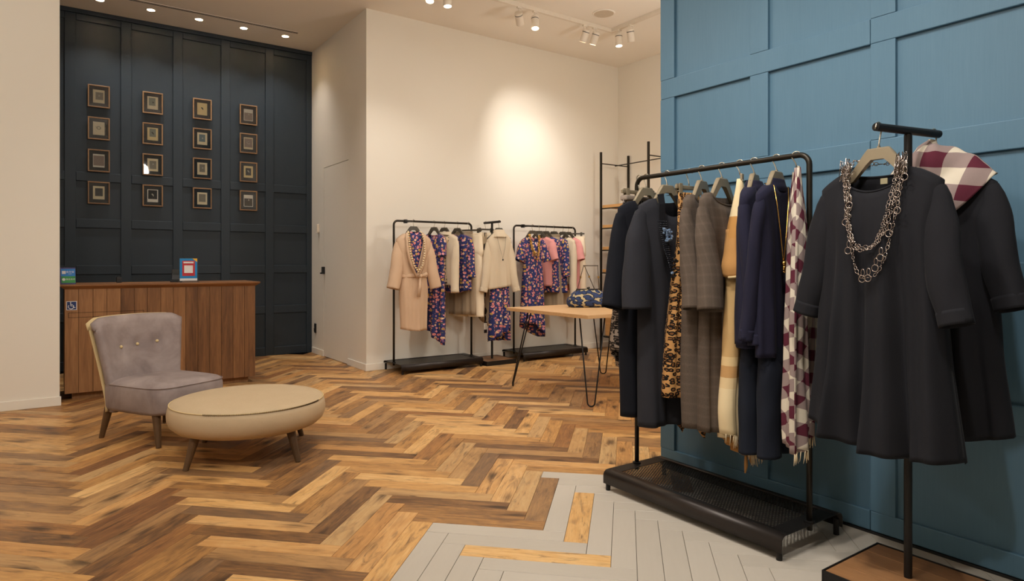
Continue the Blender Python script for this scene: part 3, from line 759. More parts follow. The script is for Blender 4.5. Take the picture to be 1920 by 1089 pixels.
# ================================================================ hairpin table
r = thing('hairpin_table', 'square oak table with black hairpin legs before the far racks', 'table', (4.15, 4.51, 0))
hx, hy = 0.64, 0.575
MB().box((-hx, -hy, 0.718), (hx, hy, 0.748)).build('tabletop', 'oak_x', r, bevel=0.002)
for sx_, sy_ in ((-1, -1), (1, -1), (1, 1), (-1, 1)):
    foot = Vector((sx_ * (hx - 0.055), sy_ * (hy - 0.02), 0.006)); inn = Vector((-sx_, -sy_, 0)).normalized(); per = Vector((-inn.y, inn.x, 0))
    top = foot + inn * 0.17; top.z = 0.716
    path = [top + per * 0.105]
    b0 = foot + per * 0.030 + Vector((0, 0, 0.03)) + inn * 0.008
    path += [b0.lerp(top + per * 0.105, 0.5)]
    for q in range(9):
        a_ = pi * q / 8; path.append(foot + per * (0.030 * cos(a_)) + Vector((0, 0, 0.030 - 0.030 * sin(a_))) + inn * 0.008)
    path += [(foot - per * 0.030 + Vector((0, 0, 0.03)) + inn * 0.008).lerp(top - per * 0.105, 0.5), top - per * 0.105]
    lg = MB().tube(path, 0.0062, 8).build('hairpin_leg', 'black_metal', r, smooth=True)
    MB().box((-0.02, -0.12, 0.712), (0.02, 0.12, 0.717), Matrix.Translation((top.x, top.y, 0)) @ Matrix.Rotation(atan2(inn.y, inn.x), 4, 'Z')).build('mounting_plate', 'black_metal', lg)

# ================================================================ metal and wood shelving
r = thing('shelving_unit', 'tall black metal shelving with oak shelves in far corner', 'shelf', (6.245, 6.025, 0))
for x in (-0.255, 0.255):
    for y, ht in ((0.425, 2.645), (-0.425, 2.66), (-1.275, 2.66)):
        MB().box((x - 0.012, y - 0.012, 0), (x + 0.012, y + 0.012, ht)).build('post', 'rod_metal', r)
for y in (0.425, -0.425, -1.275):
    MB().box((-0.243, y - 0.006, 2.488), (0.243, y + 0.006, 2.5)).build('top_bar', 'rod_metal', r)
MB().box((-0.006, -1.27, 2.475), (0.006, 0.42, 2.487)).build('top_bar', 'rod_metal', r)
for z in (1.915, 1.65, 1.36, 1.06, 0.77):
    sh = MB().box((-0.243, -1.26, z - 0.018), (0.243, 0.41, z + 0.022)).build('shelf_board', 'oak_y', r, bevel=0.002)
    MB().box((-0.255, -1.26, z - 0.034), (-0.243, 0.41, z - 0.0185)).box((0.243, -1.26, z - 0.034), (0.255, 0.41, z - 0.0185)).build('shelf_bar', 'rod_metal', sh)
MB().box((-0.24, -1.2, 0.205), (0.24, 0.36, 0.44)).build('drawer_box', 'oak_y', r, bevel=0.003)
MB().box((-0.255, -1.26, 0.178), (-0.235, 0.41, 0.2)).box((0.235, -1.26, 0.178), (0.255, 0.41, 0.2)).build('shelf_bar', 'rod_metal', r)

# ================================================================ fabrics
def fabric(name, a, b, rough=0.9, sheen=0.02, weave=500, bump=0.15, nsc=5):
    t = NT(name); v = t.coord('Object'); n = t.noise(v, nsc, 3)
    w = t.noise(t.coord('Object', (weave, weave, weave * 0.15)), 1.0, 2)
    t.set(t.mix(t.math('ADD', t.math('MULTIPLY', n, 0.5), t.math('MULTIPLY', w, 0.5)), a, b), rough, 0, 0.15, sheen=sheen); t.bump(w, bump, 0.0008); return t.m
fabric('charcoal_cloth', lin(25, 25, 29), lin(37, 37, 41)); fabric('charcoal_wool', lin(36, 36, 41), lin(52, 52, 57))
fabric('navy_cloth', lin(19, 20, 25), lin(29, 30, 37)); fabric('navy_knit', lin(29, 29, 44), lin(42, 41, 60)); fabric('navy_trouser', lin(24, 27, 36), lin(34, 38, 49))
fabric('black_ribbon', lin(16, 16, 19), lin(26, 26, 30), 0.6)
fabric('beige_wool', lin(194, 164, 136), lin(212, 182, 154)); fabric('cream_cloth', lin(228, 211, 183), lin(242, 228, 204)); fabric('pink_knit', lin(206, 138, 136), lin(222, 158, 154))
fabric('taupe_cloth', lin(150, 132, 110), lin(168, 150, 126)); fabric('tan_cloth', lin(178, 142, 104), lin(196, 160, 120)); fabric('inner_dark', lin(14, 14, 17), lin(20, 20, 24))
fabric('label_cloth', lin(150, 140, 110), lin(170, 160, 130))

t = NT('cream_knit'); v = t.coord('UV', (60, 60, 1)); w1 = t.n('ShaderNodeTexWave', i_Scale=1.6, i_Distortion=1.5); t.l(v, w1.inputs['Vector'])
n = t.noise(v, 3, 3); t.set(t.mix(t.math('MULTIPLY', t.math('ADD', w1.outputs['Fac'], n), 0.5), lin(220, 200, 170), lin(246, 232, 208)), 0.95, 0, 0.1, sheen=0.03); t.bump(w1.outputs['Fac'], 0.6, 0.003)

def floral(name, base, scale=27):
    t = NT(name); uvn = t.coord('UV')
    dn = t.n('ShaderNodeTexNoise'); t.l(uvn, dn.inputs['Vector']); dn.inputs['Scale'].default_value = 60
    dv = t.n('ShaderNodeVectorMath', operation='MULTIPLY_ADD'); t.l(dn.outputs['Color'], dv.inputs[0]); dv.inputs[1].default_value = (0.014, 0.014, 0.0); t.l(uvn, dv.inputs[2])
    vo = t.n('ShaderNodeTexVoronoi', voronoi_dimensions='2D'); vo.inputs['Scale'].default_value = scale; t.l(dv.outputs[0], vo.inputs['Vector'])
    sep = t.n('ShaderNodeSeparateColor'); t.l(vo.outputs['Color'], sep.inputs[0])
    fcol = t.ramp(sep.outputs[0], [(0.0, lin(224, 138, 134)), (0.42, lin(236, 196, 160)), (0.62, lin(206, 168, 84)), (0.8, lin(232, 160, 168))], 'CONSTANT')
    rad = t.math('ADD', t.math('MULTIPLY', sep.outputs[1], 0.20), 0.19)
    fl_ = t.math('LESS_THAN', vo.outputs['Distance'], rad)
    ctr = t.math('LESS_THAN', vo.outputs['Distance'], 0.10)
    vo2 = t.n('ShaderNodeTexVoronoi', voronoi_dimensions='2D'); vo2.inputs['Scale'].default_value = scale * 1.9; t.l(dv.outputs[0], vo2.inputs['Vector'])
    lf = t.math('LESS_THAN', vo2.outputs['Distance'], 0.20); sep2 = t.n('ShaderNodeSeparateColor'); t.l(vo2.outputs['Color'], sep2.inputs[0])
    lf = t.math('MULTIPLY', lf, t.math('GREATER_THAN', sep2.outputs[0], 0.55))
    c = t.mix(lf, base, t.ramp(sep2.outputs[1], [(0.0, lin(120, 118, 76)), (0.5, lin(196, 124, 140)), (0.8, lin(70, 92, 150))], 'CONSTANT'))
    c = t.mix(fl_, c, fcol); c = t.mix(ctr, c, lin(150, 84, 52))
    t.set(c, 0.7, 0, 0.25, sheen=0.01); return t.m
floral('floral_print', lin(44, 52, 104))
def leopard(name, ground, inner, black=(0.006, 0.005, 0.004, 1), scale=48, r0=0.21, r1=0.45):
    t = NT(name); uvn = t.coord('UV')
    dn = t.n('ShaderNodeTexNoise'); t.l(uvn, dn.inputs['Vector']); dn.inputs['Scale'].default_value = 45
    dv = t.n('ShaderNodeVectorMath', operation='MULTIPLY_ADD'); t.l(dn.outputs['Color'], dv.inputs[0]); dv.inputs[1].default_value = (0.010, 0.010, 0.0); t.l(uvn, dv.inputs[2])
    vo = t.n('ShaderNodeTexVoronoi', voronoi_dimensions='2D'); vo.inputs['Scale'].default_value = scale; t.l(dv.outputs[0], vo.inputs['Vector'])
    nz = t.noise(uvn, 70, 2); d_ = t.math('ADD', vo.outputs['Distance'], t.math('MULTIPLY', t.math('SUBTRACT', nz, 0.5), 0.16))
    ring = t.math('MULTIPLY', t.math('GREATER_THAN', d_, r0), t.math('LESS_THAN', d_, r1))
    core = t.math('LESS_THAN', d_, r0)
    c = t.mix(core, ground, inner); c = t.mix(ring, c, black); t.set(c, 0.8, 0, 0.2, sheen=0.02); return t.m
leopard('leopard_tan', lin(186, 138, 84), lin(116, 76, 42)); leopard('leopard_grey', lin(150, 136, 124), lin(88, 76, 70))
t = NT('tweed'); uvn = t.coord('UV')
n = t.noise(uvn, 340, 2); wv = t.n('ShaderNodeTexWave', bands_direction='X', i_Scale=9.0); t.l(uvn, wv.inputs['Vector']); wh = t.n('ShaderNodeTexWave', bands_direction='Y', i_Scale=7.0); t.l(uvn, wh.inputs['Vector'])
chk = t.math('MULTIPLY', t.math('ADD', t.math('POWER', wv.outputs['Fac'], 6), t.math('POWER', wh.outputs['Fac'], 6)), 0.14)
t.set(t.mix(t.math('ADD', t.math('MULTIPLY', n, 0.8), chk), lin(68, 58, 51), lin(110, 97, 86)), 0.95, 0, 0.1, sheen=0.02); t.bump(n, 0.25, 0.001)
def bands(t, x, period, duty):
    return t.math('LESS_THAN', t.math('FRACT', t.math('DIVIDE', x, period)), duty)
def plaid(name, ang, period=0.092):
    t = NT(name); s = t.n('ShaderNodeSeparateXYZ'); t.l(t.coord('UV', (1, 1, 1), (3.02, 3.05, 0), (0, 0, radians(ang))), s.inputs[0])
    a = bands(t, s.outputs[0], period, 0.48); b = bands(t, s.outputs[1], period, 0.48)
    n = t.noise(t.coord('UV', (900, 60, 1)), 1, 2)
    c = t.mix(t.math('MAXIMUM', a, b), lin(214, 203, 184), lin(148, 130, 126)); c = t.mix(t.math('MULTIPLY', a, b), c, lin(88, 34, 50))
    t.set(t.mix(t.math('MULTIPLY', n, 0.16), c, lin(90, 74, 70)), 0.9, 0, 0.12, sheen=0.02); t.bump(n, 0.15, 0.0006); return t.m
plaid('plaid_bias', 32); plaid('plaid_straight', 4); plaid('plaid_large', 8, 0.132)
t = NT('camel_scarf'); s = t.n('ShaderNodeSeparateXYZ'); t.l(t.coord('UV'), s.inputs[0])
vb = t.ramp(t.math('FRACT', t.math('MULTIPLY', s.outputs[1], -1.0)), [(0.0, lin(224, 204, 164)), (0.24, lin(186, 136, 78)), (0.40, lin(196, 162, 112)), (0.86, lin(214, 186, 138)), (0.90, lin(190, 148, 98)), (0.95, lin(218, 192, 148))], 'CONSTANT')
n = t.noise(t.coord('UV', (700, 700, 1)), 1, 2); t.set(t.mix(t.math('MULTIPLY', n, 0.15), vb, lin(120, 84, 48)), 0.9, 0, 0.1, sheen=0.02); t.bump(n, 0.15, 0.0006)
fabric('caramel_cloth', lin(168, 122, 72), lin(188, 140, 86)); fabric('sand_cloth', lin(204, 178, 132), lin(218, 194, 150)); fabric('fringe_cream', lin(206, 186, 150), lin(222, 204, 172))
t = NT('leaf_print'); vo = t.n('ShaderNodeTexVoronoi', voronoi_dimensions='2D'); vo.inputs['Scale'].default_value = 9; t.l(t.coord('UV', (1.6, 0.8, 1), (0, 0, 0), (0, 0, 0.5)), vo.inputs['Vector'])
t.set(t.mix(t.math('LESS_THAN', vo.outputs['Distance'], 0.30), lin(206, 186, 158), lin(58, 54, 50)), 0.85, 0, 0.15)
t = NT('embroidered'); vo = t.n('ShaderNodeTexVoronoi', voronoi_dimensions='2D'); vo.inputs['Scale'].default_value = 42; t.l(t.coord('UV'), vo.inputs['Vector'])
sp = t.n('ShaderNodeSeparateColor'); t.l(vo.outputs['Color'], sp.inputs[0])
t.set(t.mix(t.math('MULTIPLY', t.math('LESS_THAN', vo.outputs['Distance'], 0.42), t.math('GREATER_THAN', sp.outputs[1], 0.25)), lin(206, 182, 148), t.ramp(sp.outputs[0], [(0.0, lin(150, 60, 50)), (0.3, lin(60, 60, 84)), (0.55, lin(190, 150, 70)), (0.8, lin(60, 50, 46))], 'CONSTANT')), 0.9)
plain('hanger_taupe', lin(142, 128, 104), 0.35, 0.1, 0.5); plain('hanger_dark', lin(74, 68, 58), 0.4, 0.2)
plain('silver_chain', lin(176, 164, 156), 0.25, 1.0); plain('gold_chain', lin(206, 164, 92), 0.25, 1.0); plain('pearl', lin(226, 206, 170), 0.25, 0.1); plain('gold_bead', lin(200, 160, 84), 0.25, 0.8)
plain('black_bead', lin(26, 28, 36), 0.15, 0.2); plain('crystal_bead', lin(150, 176, 210), 0.08, 0.6); plain('tag_white', lin(224, 218, 206), 0.7); plain('tag_black', lin(24, 23, 24), 0.6); plain('tag_grey', lin(90, 92, 92), 0.7)

# ================================================================ racks, stands, hangers
RAIL = 1.622
def perforated(m, x0, x1, y0, y1, z, p=0.0125):
    nx = int((x1 - x0) / p); ny = int((y1 - y0) / (p * 0.866)); px = (x1 - x0) / nx; py = (y1 - y0) / ny
    vs_, fs = [], []
    h = [(0.39 * px * cos(pi / 3 * k), 0.39 * px * sin(pi / 3 * k)) for k in range(6)]
    for j in range(ny):
        sh = px / 2 if j % 2 else 0.0
        for i in range(nx - (1 if j % 2 else 0)):
            cx = x0 + px * (i + 0.5) + sh; cy = y0 + py * (j + 0.5); a, b = px / 2, py / 2; o = len(vs_)
            c4 = [(a, -b), (a, b), (-a, b), (-a, -b)]
            vs_ += [(cx + q[0], cy + q[1], z) for q in h] + [(cx + q[0], cy + q[1], z) for q in c4]
            fs += [(o + 0, o + 6, o + 7), (o + 0, o + 7, o + 1), (o + 1, o + 7, o + 8, o + 2), (o + 2, o + 8, o + 3), (o + 3, o + 8, o + 9), (o + 3, o + 9, o + 4), (o + 4, o + 9, o + 6, o + 5), (o + 5, o + 6, o + 0)]
        if j % 2:
            for xa, xb in ((x0, x0 + px / 2), (x1 - px / 2, x1)):
                o = len(vs_); ya, yb = y0 + py * j, y0 + py * (j + 1)
                vs_ += [(xa, ya, z), (xb, ya, z), (xb, yb, z), (xa, yb, z)]; fs.append((o, o + 1, o + 2, o + 3))
    m.add(vs_, fs)
def clothes_rack(label, loc, rz, perf, L=1.01, Dp=0.45):
    r = thing('clothes_rack', label, 'clothes rack', loc, rz)
    hl, hd, zt, zb, rad = L / 2, Dp / 2, 0.100, 0.034, 0.028
    # folded steel base: deck with rounded long edges turned down
    arc = [(-hd, zb)] + [(-hd + rad - rad * cos(a_), zt - rad + rad * sin(a_)) for a_ in [pi / 2 * q / 6 for q in range(7)]]
    arc2 = [(-y, z) for y, z in reversed(arc)]
    def strip(poly, name):
        m = MB(); n = len(poly); m.add([(x, y, z) for x in (-hl, hl) for y, z in poly], [(i, i + 1, n + i + 1, n + i) for i in range(n - 1)])
        o = m.build(name, 'brown_black_metal', r, solid=0.0035); smooth_by_angle(o, 50); return o
    bd = 0.055
    strip(arc + [(-hd + bd, zt)], 'front_edge'); strip([(hd - bd, zt)] + arc2, 'rear_edge')
    for s_ in (-1, 1):
        MB().box((s_ * hl if s_ < 0 else hl - 0.075, -hd + bd, zt - 0.002), (s_ * hl + 0.075 if s_ < 0 else hl, hd - bd, zt + 0.0015)).build('end_plate', 'black_metal', r)
    dk = MB()
    if perf: perforated(dk, -hl + 0.075, hl - 0.075, -hd + bd, hd - bd, zt - 0.004, 0.0145)
    else: dk.box((-hl + 0.075, -hd + bd, zt - 0.006), (hl - 0.075, hd - bd, zt - 0.002))
    dk.build('deck', 'black_metal', r, solid=0.0015 if perf else 0)
    for x in (-hl + 0.02, hl - 0.02):
        for y in (-hd + 0.014, hd - 0.014):
            MB().lathe([(0.012, 0.0), (0.012, 0.07)], 10, (x, y, 0)).build('foot', 'black_metal', r)
    px = hl - 0.018; k = 0.045; path = [(-px, 0, 0.07)]
    path += [(-px, 0, 0.5), (-px, 0, 1.0), (-px, 0, RAIL - k)] + [(-px + k - k * cos(a_), 0, RAIL - k + k * sin(a_)) for a_ in [pi / 2 * q / 6 for q in range(1, 7)]]
    path += [(0, 0, RAIL)] + [(-p[0], p[1], p[2]) for p in reversed(path)]
    MB().tube(path, 0.0118, 12).build('hanging_rail', 'rod_metal', r, smooth=True)
    for x in (-px, px): MB().lathe([(0.022, 0.1015), (0.022, 0.108), (0.015, 0.11)], 14, (x, 0, 0)).build('collar', 'black_metal', r)
    return r
FR = clothes_rack('front black clothes rack with perforated base before the teal wall', (2.555, 1.985, 0), pi / 2, True)
R1 = clothes_rack('far left black clothes rack with beige coat, at the rear wall', (3.475, 6.45, 0), 0, False)
R2 = clothes_rack('far right black clothes rack behind the hairpin table', (5.05, 6.45, 0), 0, False)
def faceout(rack, x):   # short straight arm clipped on the rail
    m = MB().tube([(x, 0.04, RAIL - 0.012), (x, -0.21, RAIL - 0.012)], 0.007, 8).box((x - 0.014, -0.02, RAIL - 0.024), (x + 0.014, 0.02, RAIL + 0.016)).sphere((x, -0.21, RAIL - 0.010), 0.010, 8, 6)
    m.build('face_out_arm', 'black_metal', rack)
faceout(R1, 3.125 - 3.475); faceout(R2, 4.70 - 5.05)

def t_stand(label, loc, rz, bar_rz, hs=0.205, bar=0.165):
    r = thing('garment_stand', label, 'garment stand', loc, rz)
    MB().box((-hs, -hs, 0.0), (hs, -hs + 0.006, 0.052)).box((-hs, hs - 0.006, 0), (hs, hs, 0.052)).box((-hs, -hs + 0.006, 0), (-hs + 0.006, hs - 0.006, 0.052)).box((hs - 0.006, -hs + 0.006, 0), (hs, hs - 0.006, 0.052)).build('tray', 'black_metal', r, bevel=0.001)
    n = 4; w = (2 * hs - 0.014) / n
    for k in range(n):
        MB().box((-hs + 0.007 + k * w + 0.0006, -hs + 0.007, 0.004), (-hs + 0.007 + (k + 1) * w - 0.0006, hs - 0.007, 0.0485)).build('plank', 'base_wood', r, bevel=0.001)
    MB().tube([(0, 0, 0.046), (0, 0, RAIL + 0.008)], 0.0135, 14).build('pole', 'black_metal', r, smooth=False); smooth_by_angle(r.children[-1])
    c_, s_ = cos(bar_rz), sin(bar_rz)
    MB().tube([(-bar * c_, -bar * s_, RAIL + 0.022), (bar * c_, bar * s_, RAIL + 0.022)], 0.0145, 14).build('cross_bar', 'black_metal', r); smooth_by_angle(r.children[-1])
    return r
t_stand('front garment stand with wooden base holding two dark dresses', (2.500, 1.094, 0), 0, radians(-12))
t_stand('far garment stand between the two rear racks', (4.215, 6.40, 0), 0, radians(90))

def wire_hook(m, z0, r=0.017, wr=0.0028, top=0.018):
    """hook over a rail whose centre is at the origin, stem down to z0"""
    path = [(0.0, 0, z0), (0.001, 0, z0 * 0.75), (0.006, 0, z0 * 0.5 + 0.0), (r, 0, -0.008)]
    path += [(r * cos(a_), 0, r * sin(a_)) for a_ in [radians(10 + 165 * q / 10) for q in range(11)]] + [(-r - 0.004, 0, -0.008)]
    m.tube(path, wr, 7)
def hanger(label, loc, rz, group, mat='hanger_taupe', w=0.165, deep=0.012, dz=0.0):
    """broad-shouldered hanger; loc is the rail centre it hangs from; local x = shoulder line"""
    r = thing('clothes_hanger', label, 'hanger', loc, rz, group)
    m = MB(); wire_hook(m, -0.062 + dz)
    o = m.build('hook', 'steel_wire', r, smooth=True); o.rotation_euler = (0, 0, pi / 2)
    pts = [(-w, -0.186), (-w * 0.985, -0.170), (-0.10, -0.138), (-0.052, -0.074), (-0.036, -0.056), (0.036, -0.056), (0.052, -0.074), (0.10, -0.138), (w * 0.985, -0.170), (w, -0.186),
           (w * 0.93, -0.196), (0.088, -0.166), (0.040, -0.112), (0.022, -0.096), (-0.022, -0.096), (-0.040, -0.112), (-0.088, -0.166), (-w * 0.93, -0.196)]
    pts = [(x, z + dz) for x, z in pts]
    top = pts[:10]; bot = list(reversed(pts[10:])); m = MB()
    def dep(x): return deep * (1.0 - 0.45 * abs(x) / w)
    vs_, fs = [], []
    bt = [(-w * 0.99, -0.192 + dz)] + bot + [(w * 0.99, -0.192 + dz)]
    for (x, z), (xb, zb) in zip(top, bt):
        d_ = dep(x); vs_ += [(x, -d_, z - 0.004), (x, -d_ * 0.6, z), (x, d_ * 0.6, z), (x, d_, z - 0.004), (xb, d_, zb), (xb, -d_, zb)]
    n = len(top)
    for i in range(n - 1):
        for k in range(6): fs.append((i * 6 + k, i * 6 + (k + 1) % 6, (i + 1) * 6 + (k + 1) % 6, (i + 1) * 6 + k))
    fs += [tuple(reversed(range(6))), tuple((n - 1) * 6 + k for k in range(6))]
    o = m.add(vs_, fs).build('shoulder_bar', mat, r); smooth_by_angle(o, 40)
    MB().lathe([(0.006, -0.066 + dz), (0.006, -0.050 + dz)], 10).build('ferrule', 'steel_wire', r)
    return r
def clip_hanger(label, loc, rz, group, w=0.14, mat='hanger_taupe', clips=True):
    r = thing('clip_hanger', label, 'hanger', loc, rz, group)
    m = MB(); wire_hook(m, -0.072); o = m.build('hook', 'steel_wire', r, smooth=True); o.rotation_euler = (0, 0, pi / 2)
    MB().box((-w, -0.007, -0.088), (w, 0.007, -0.068)).build('bar', mat, r, bevel=0.004)
    for x in (-w * 0.72, w * 0.72):
        m = MB().box((x - 0.012, -0.013, -0.112), (x + 0.012, -0.008, -0.060)).box((x - 0.012, 0.008, -0.112), (x + 0.012, 0.013, -0.060)).box((x - 0.010, -0.009, -0.100), (x + 0.010, 0.009, -0.094))
        m.build('clip', mat, r, bevel=0.002)
    return r
def peg_clip(label, loc, rz, group):
    """single scarf clip on a hook"""
    r = thing('scarf_clip', label, 'clip', loc, rz, group)
    m = MB(); wire_hook(m, -0.05); o = m.build('hook', 'steel_wire', r, smooth=True); o.rotation_euler = (0, 0, pi / 2)
    MB().box((-0.012, -0.016, -0.078), (0.012, -0.004, -0.046)).build('clip_body', 'hanger_taupe', r, bevel=0.004)
    MB().box((-0.010, 0.002, -0.082), (0.010, 0.006, -0.044), Matrix.Rotation(radians(-14), 4, 'X')).build('clip_jaw', 'steel_wire', r, bevel=0.001)
    return r

# ================================================================ garment builder
def lerp_tab(tab, z):
    """tab sorted by falling z: [(z, value)...]"""
    if z >= tab[0][0]: return tab[0][1]
    for (za, va), (zb, vb) in zip(tab[:-1], tab[1:]):
        if z >= zb:
            q = (za - z) / (za - zb); q = q * q * (3 - 2 * q) * 0.5 + q * 0.5
            return va + (vb - va) * q
    return tab[-1][1]
def cloth_body(parent, mat, name='body', zt=-0.130, sz=-0.176, sh=0.20, nw=0.095, nd=0.06, nb=0.015, npow=0.6, prof=None, hem=-1.1, hemf=None,
               dep=((-0.12, 0.018), (-0.3, 0.05), (-1.0, 0.06)), folds=(3, 0.012), seed=0, nu=44, nv=30, flatp=2.2, uvs=1.0, wr=0.004, sway=0.0, loc=None, nfront=True, backdrop=True):
    """front and back panels joined at shoulders and sides, hanging from z = 0 (rail centre). hem may vary with u via hemf."""
    rnd = random.Random(seed); m = MB(); nf, amp = folds; dep = list(dep)
    prof = prof or [(sz, sh), (sz - 0.2, sh * 0.98), (hem, sh * 1.2)]
    ph = [rnd.uniform(0, 6.28) for _ in range(8)]
    grids = []
    for side in (0, 1):
        g = []
        for j in range(nu + 1):
            u = -1 + 2 * j / nu; col = []
            x0 = abs(u) * sh
            if nw > 0 and x0 < nw:
                q = (1 - (x0 / nw) ** 2) if npow < 1 else 1 - x0 / nw
                top = zt - ((nd if side == 0 else nb) * (q ** npow))
            else:
                q = (x0 - nw) / max(1e-6, sh - nw)
                top = zt + (sz - zt) * (q ** 1.25)
            bot = hem + (hemf(u, side) if hemf else 0.0)
            for i in range(nv + 1):
                v_ = i / nv; z = top + (bot - top) * (v_ ** 0.92)
                hw = lerp_tab(prof, z); D = lerp_tab(dep, z)
                gr = min(1.0, max(0.0, (zt - z) / max(0.05, (zt - hem)))) ; A = amp * gr ** 1.1
                e = (1 - abs(u) ** flatp) ** (1 / flatp) if abs(u) < 1 else 0.0
                s_ = -1 if side == 0 else 1
                ed = 1 - u ** 10
                fold = sin(nf * pi * u + ph[side] + 0.4 * sin(3 * z)) + 0.45 * sin(2.3 * nf * pi * u + ph[2 + side] + 1.2 * z)
                y = s_ * D * e + A * fold * ed
                nx_ = noise.noise(Vector((u * 3.1 + seed, z * 4.0, side * 7.7 + seed * 1.3)))
                y += wr * nx_ * ed * 2.0 * min(1, gr * 5)
                x = u * hw + 0.35 * A * cos(nf * pi * u * 1.1 + ph[4]) * gr + sway * gr
                col.append((x, y, z))
            g.append(col)
        grids.append(g)
    N = (nu + 1) * (nv + 1)
    ix = lambda s_, j, i: s_ * N + j * (nv + 1) + i
    vs_ = [p for g in grids for col in g for p in col]; fs = []
    hwm = max(p[1] for p in prof)
    uv = []
    for s_ in (0, 1):
        for j in range(nu + 1):
            u = -1 + 2 * j / nu
            for i in range(nv + 1):
                p = grids[s_][j][i]; uv.append((u * hwm * uvs + (5.3 if s_ else 0.0) + seed * 0.37, p[2]))
    for j in range(nu):
        for i in range(nv):
            fs.append((ix(0, j, i), ix(0, j, i + 1), ix(0, j + 1, i + 1), ix(0, j + 1, i)))
            fs.append((ix(1, j, i), ix(1, j + 1, i), ix(1, j + 1, i + 1), ix(1, j, i + 1)))
        uj = abs(-1 + 2 * (j + 0.5) / nu) * sh
        if uj > nw: fs.append((ix(0, j, 0), ix(0, j + 1, 0), ix(1, j + 1, 0), ix(1, j, 0)))
    m.add(vs_, fs, uv)
    o = m.build(name, mat, parent, smooth=True, weld=True, solid=0.0022, loc=loc)
    return o, grids
def tube_cloth(parent, mat, path, rad, name='sleeve', seg=18, rings=22, seed=0, wr=0.006, solid=0.002, cap0=True, uvoff=0.0):
    """cloth tube along a path [(x,y,z)], rad [(ra, rb)] ra = across x, rb = across y; open lower end"""
    rnd = random.Random(seed + 91); P = [Vector(p) for p in path]; n = len(P); vs_, uv, fs = [], [], []
    acc = [0.0]
    for a_, b_ in zip(P[:-1], P[1:]): acc.append(acc[-1] + (b_ - a_).length)
    tot = acc[-1]
    def at_(s_):
        for k in range(n - 1):
            if s_ <= acc[k + 1] + 1e-9:
                q = (s_ - acc[k]) / max(1e-9, acc[k + 1] - acc[k])
                p0 = P[max(0, k - 1)]; p1 = P[k]; p2 = P[k + 1]; p3 = P[min(n - 1, k + 2)]
                pos = 0.5 * ((2 * p1) + (p2 - p0) * q + (2 * p0 - 5 * p1 + 4 * p2 - p3) * q * q + (3 * p1 - p0 - 3 * p2 + p3) * q ** 3)
                qs = q * q * (3 - 2 * q)
                return pos, rad[k][0] + (rad[k + 1][0] - rad[k][0]) * qs, rad[k][1] + (rad[k + 1][1] - rad[k][1]) * qs
        return P[-1].copy(), rad[-1][0], rad[-1][1]
    prev = None
    for i in range(rings + 1):
        s_ = tot * i / rings; p, ra, rb = at_(s_); q = at_(min(tot, s_ + 0.01))[0] - at_(max(0, s_ - 0.01))[0]; q.normalize()
        b_ = Vector((0, 1, 0)); a_ = b_.cross(q)
        if a_.length < 0.1: a_ = Vector((1, 0, 0))
        a_.normalize(); b_ = q.cross(a_)
        if a_.x < 0: a_, b_ = -a_, -b_
        for k in range(seg):
            th = 2 * pi * k / seg
            w = 1 + wr / max(ra, 0.01) * noise.noise(Vector((cos(th) * 1.3 + seed, sin(th) * 1.3, s_ * 9))) * min(1.0, i / 4)
            vs_.append(p + a_ * (ra * cos(th) * w) + b_ * (rb * sin(th) * w)); uv.append((k / seg * pi * (ra + rb) + 11 + seed + uvoff, -s_))
    for i in range(rings):
        for k in range(seg): fs.append((i * seg + k, i * seg + (k + 1) % seg, (i + 1) * seg + (k + 1) % seg, (i + 1) * seg + k))
    if cap0: fs.append(tuple(range(seg)))
    m = MB().add(vs_, fs, uv); return m.build(name, mat, parent, smooth=True, solid=solid)
def sleeves(parent, mat, sh, sz, drop, out, r0=0.062, r1=0.052, fwd=(0.0, 0.0), seed=0, only=None, cuff=None, flat=0.8, bend=0.0):
    for s_ in (-1, 1):
        if only and s_ != only: continue
        f_ = fwd[0] if s_ < 0 else fwd[1]
        x0 = s_ * (sh - 0.055)
        oe = out + r1; rm = (r0 + r1) * 0.5
        ex = lambda t_, r_: s_ * (sh + oe * t_ + 0.012 * sin(pi * min(1, t_ * 1.6)) + bend * sin(pi * t_) - r_)
        path = [(s_ * (sh - 0.050), 0, sz + 0.004), (ex(0.10, r0 * 0.62), 0, sz - drop * 0.10), (ex(0.35, r0 * 0.92), f_ * 0.3, sz - drop * 0.35), (ex(0.7, rm), f_ * 0.7, sz - drop * 0.7), (ex(1.0, r1), f_, sz - drop)]
        rad = [(0.016, 0.010), (r0 * 0.62, 0.026), (r0 * 0.92, r0 * flat * 0.8), (rm, rm * flat), (r1, r1 * flat)]
        sl = tube_cloth(parent, mat, path, rad, seed=seed + s_)
        if cuff:
            p = Vector(path[-1]); d_ = (Vector(path[-1]) - Vector(path[-2])).normalized()
            tube_cloth(sl, cuff, [p - d_ * 0.045, p - d_ * 0.02, p + d_ * 0.002], [(r1 + 0.0015, r1 * flat + 0.0015)] * 3, 'cuff', rings=4, seed=seed, wr=0.002, cap0=False)
def neckband(parent, mat, grids, side, j0, j1, r=0.004):
    pts = [grids[side][j][0] for j in range(j0, j1 + 1)]
    MB().tube(pts, r, 6).build('neckband', mat, parent, smooth=True)
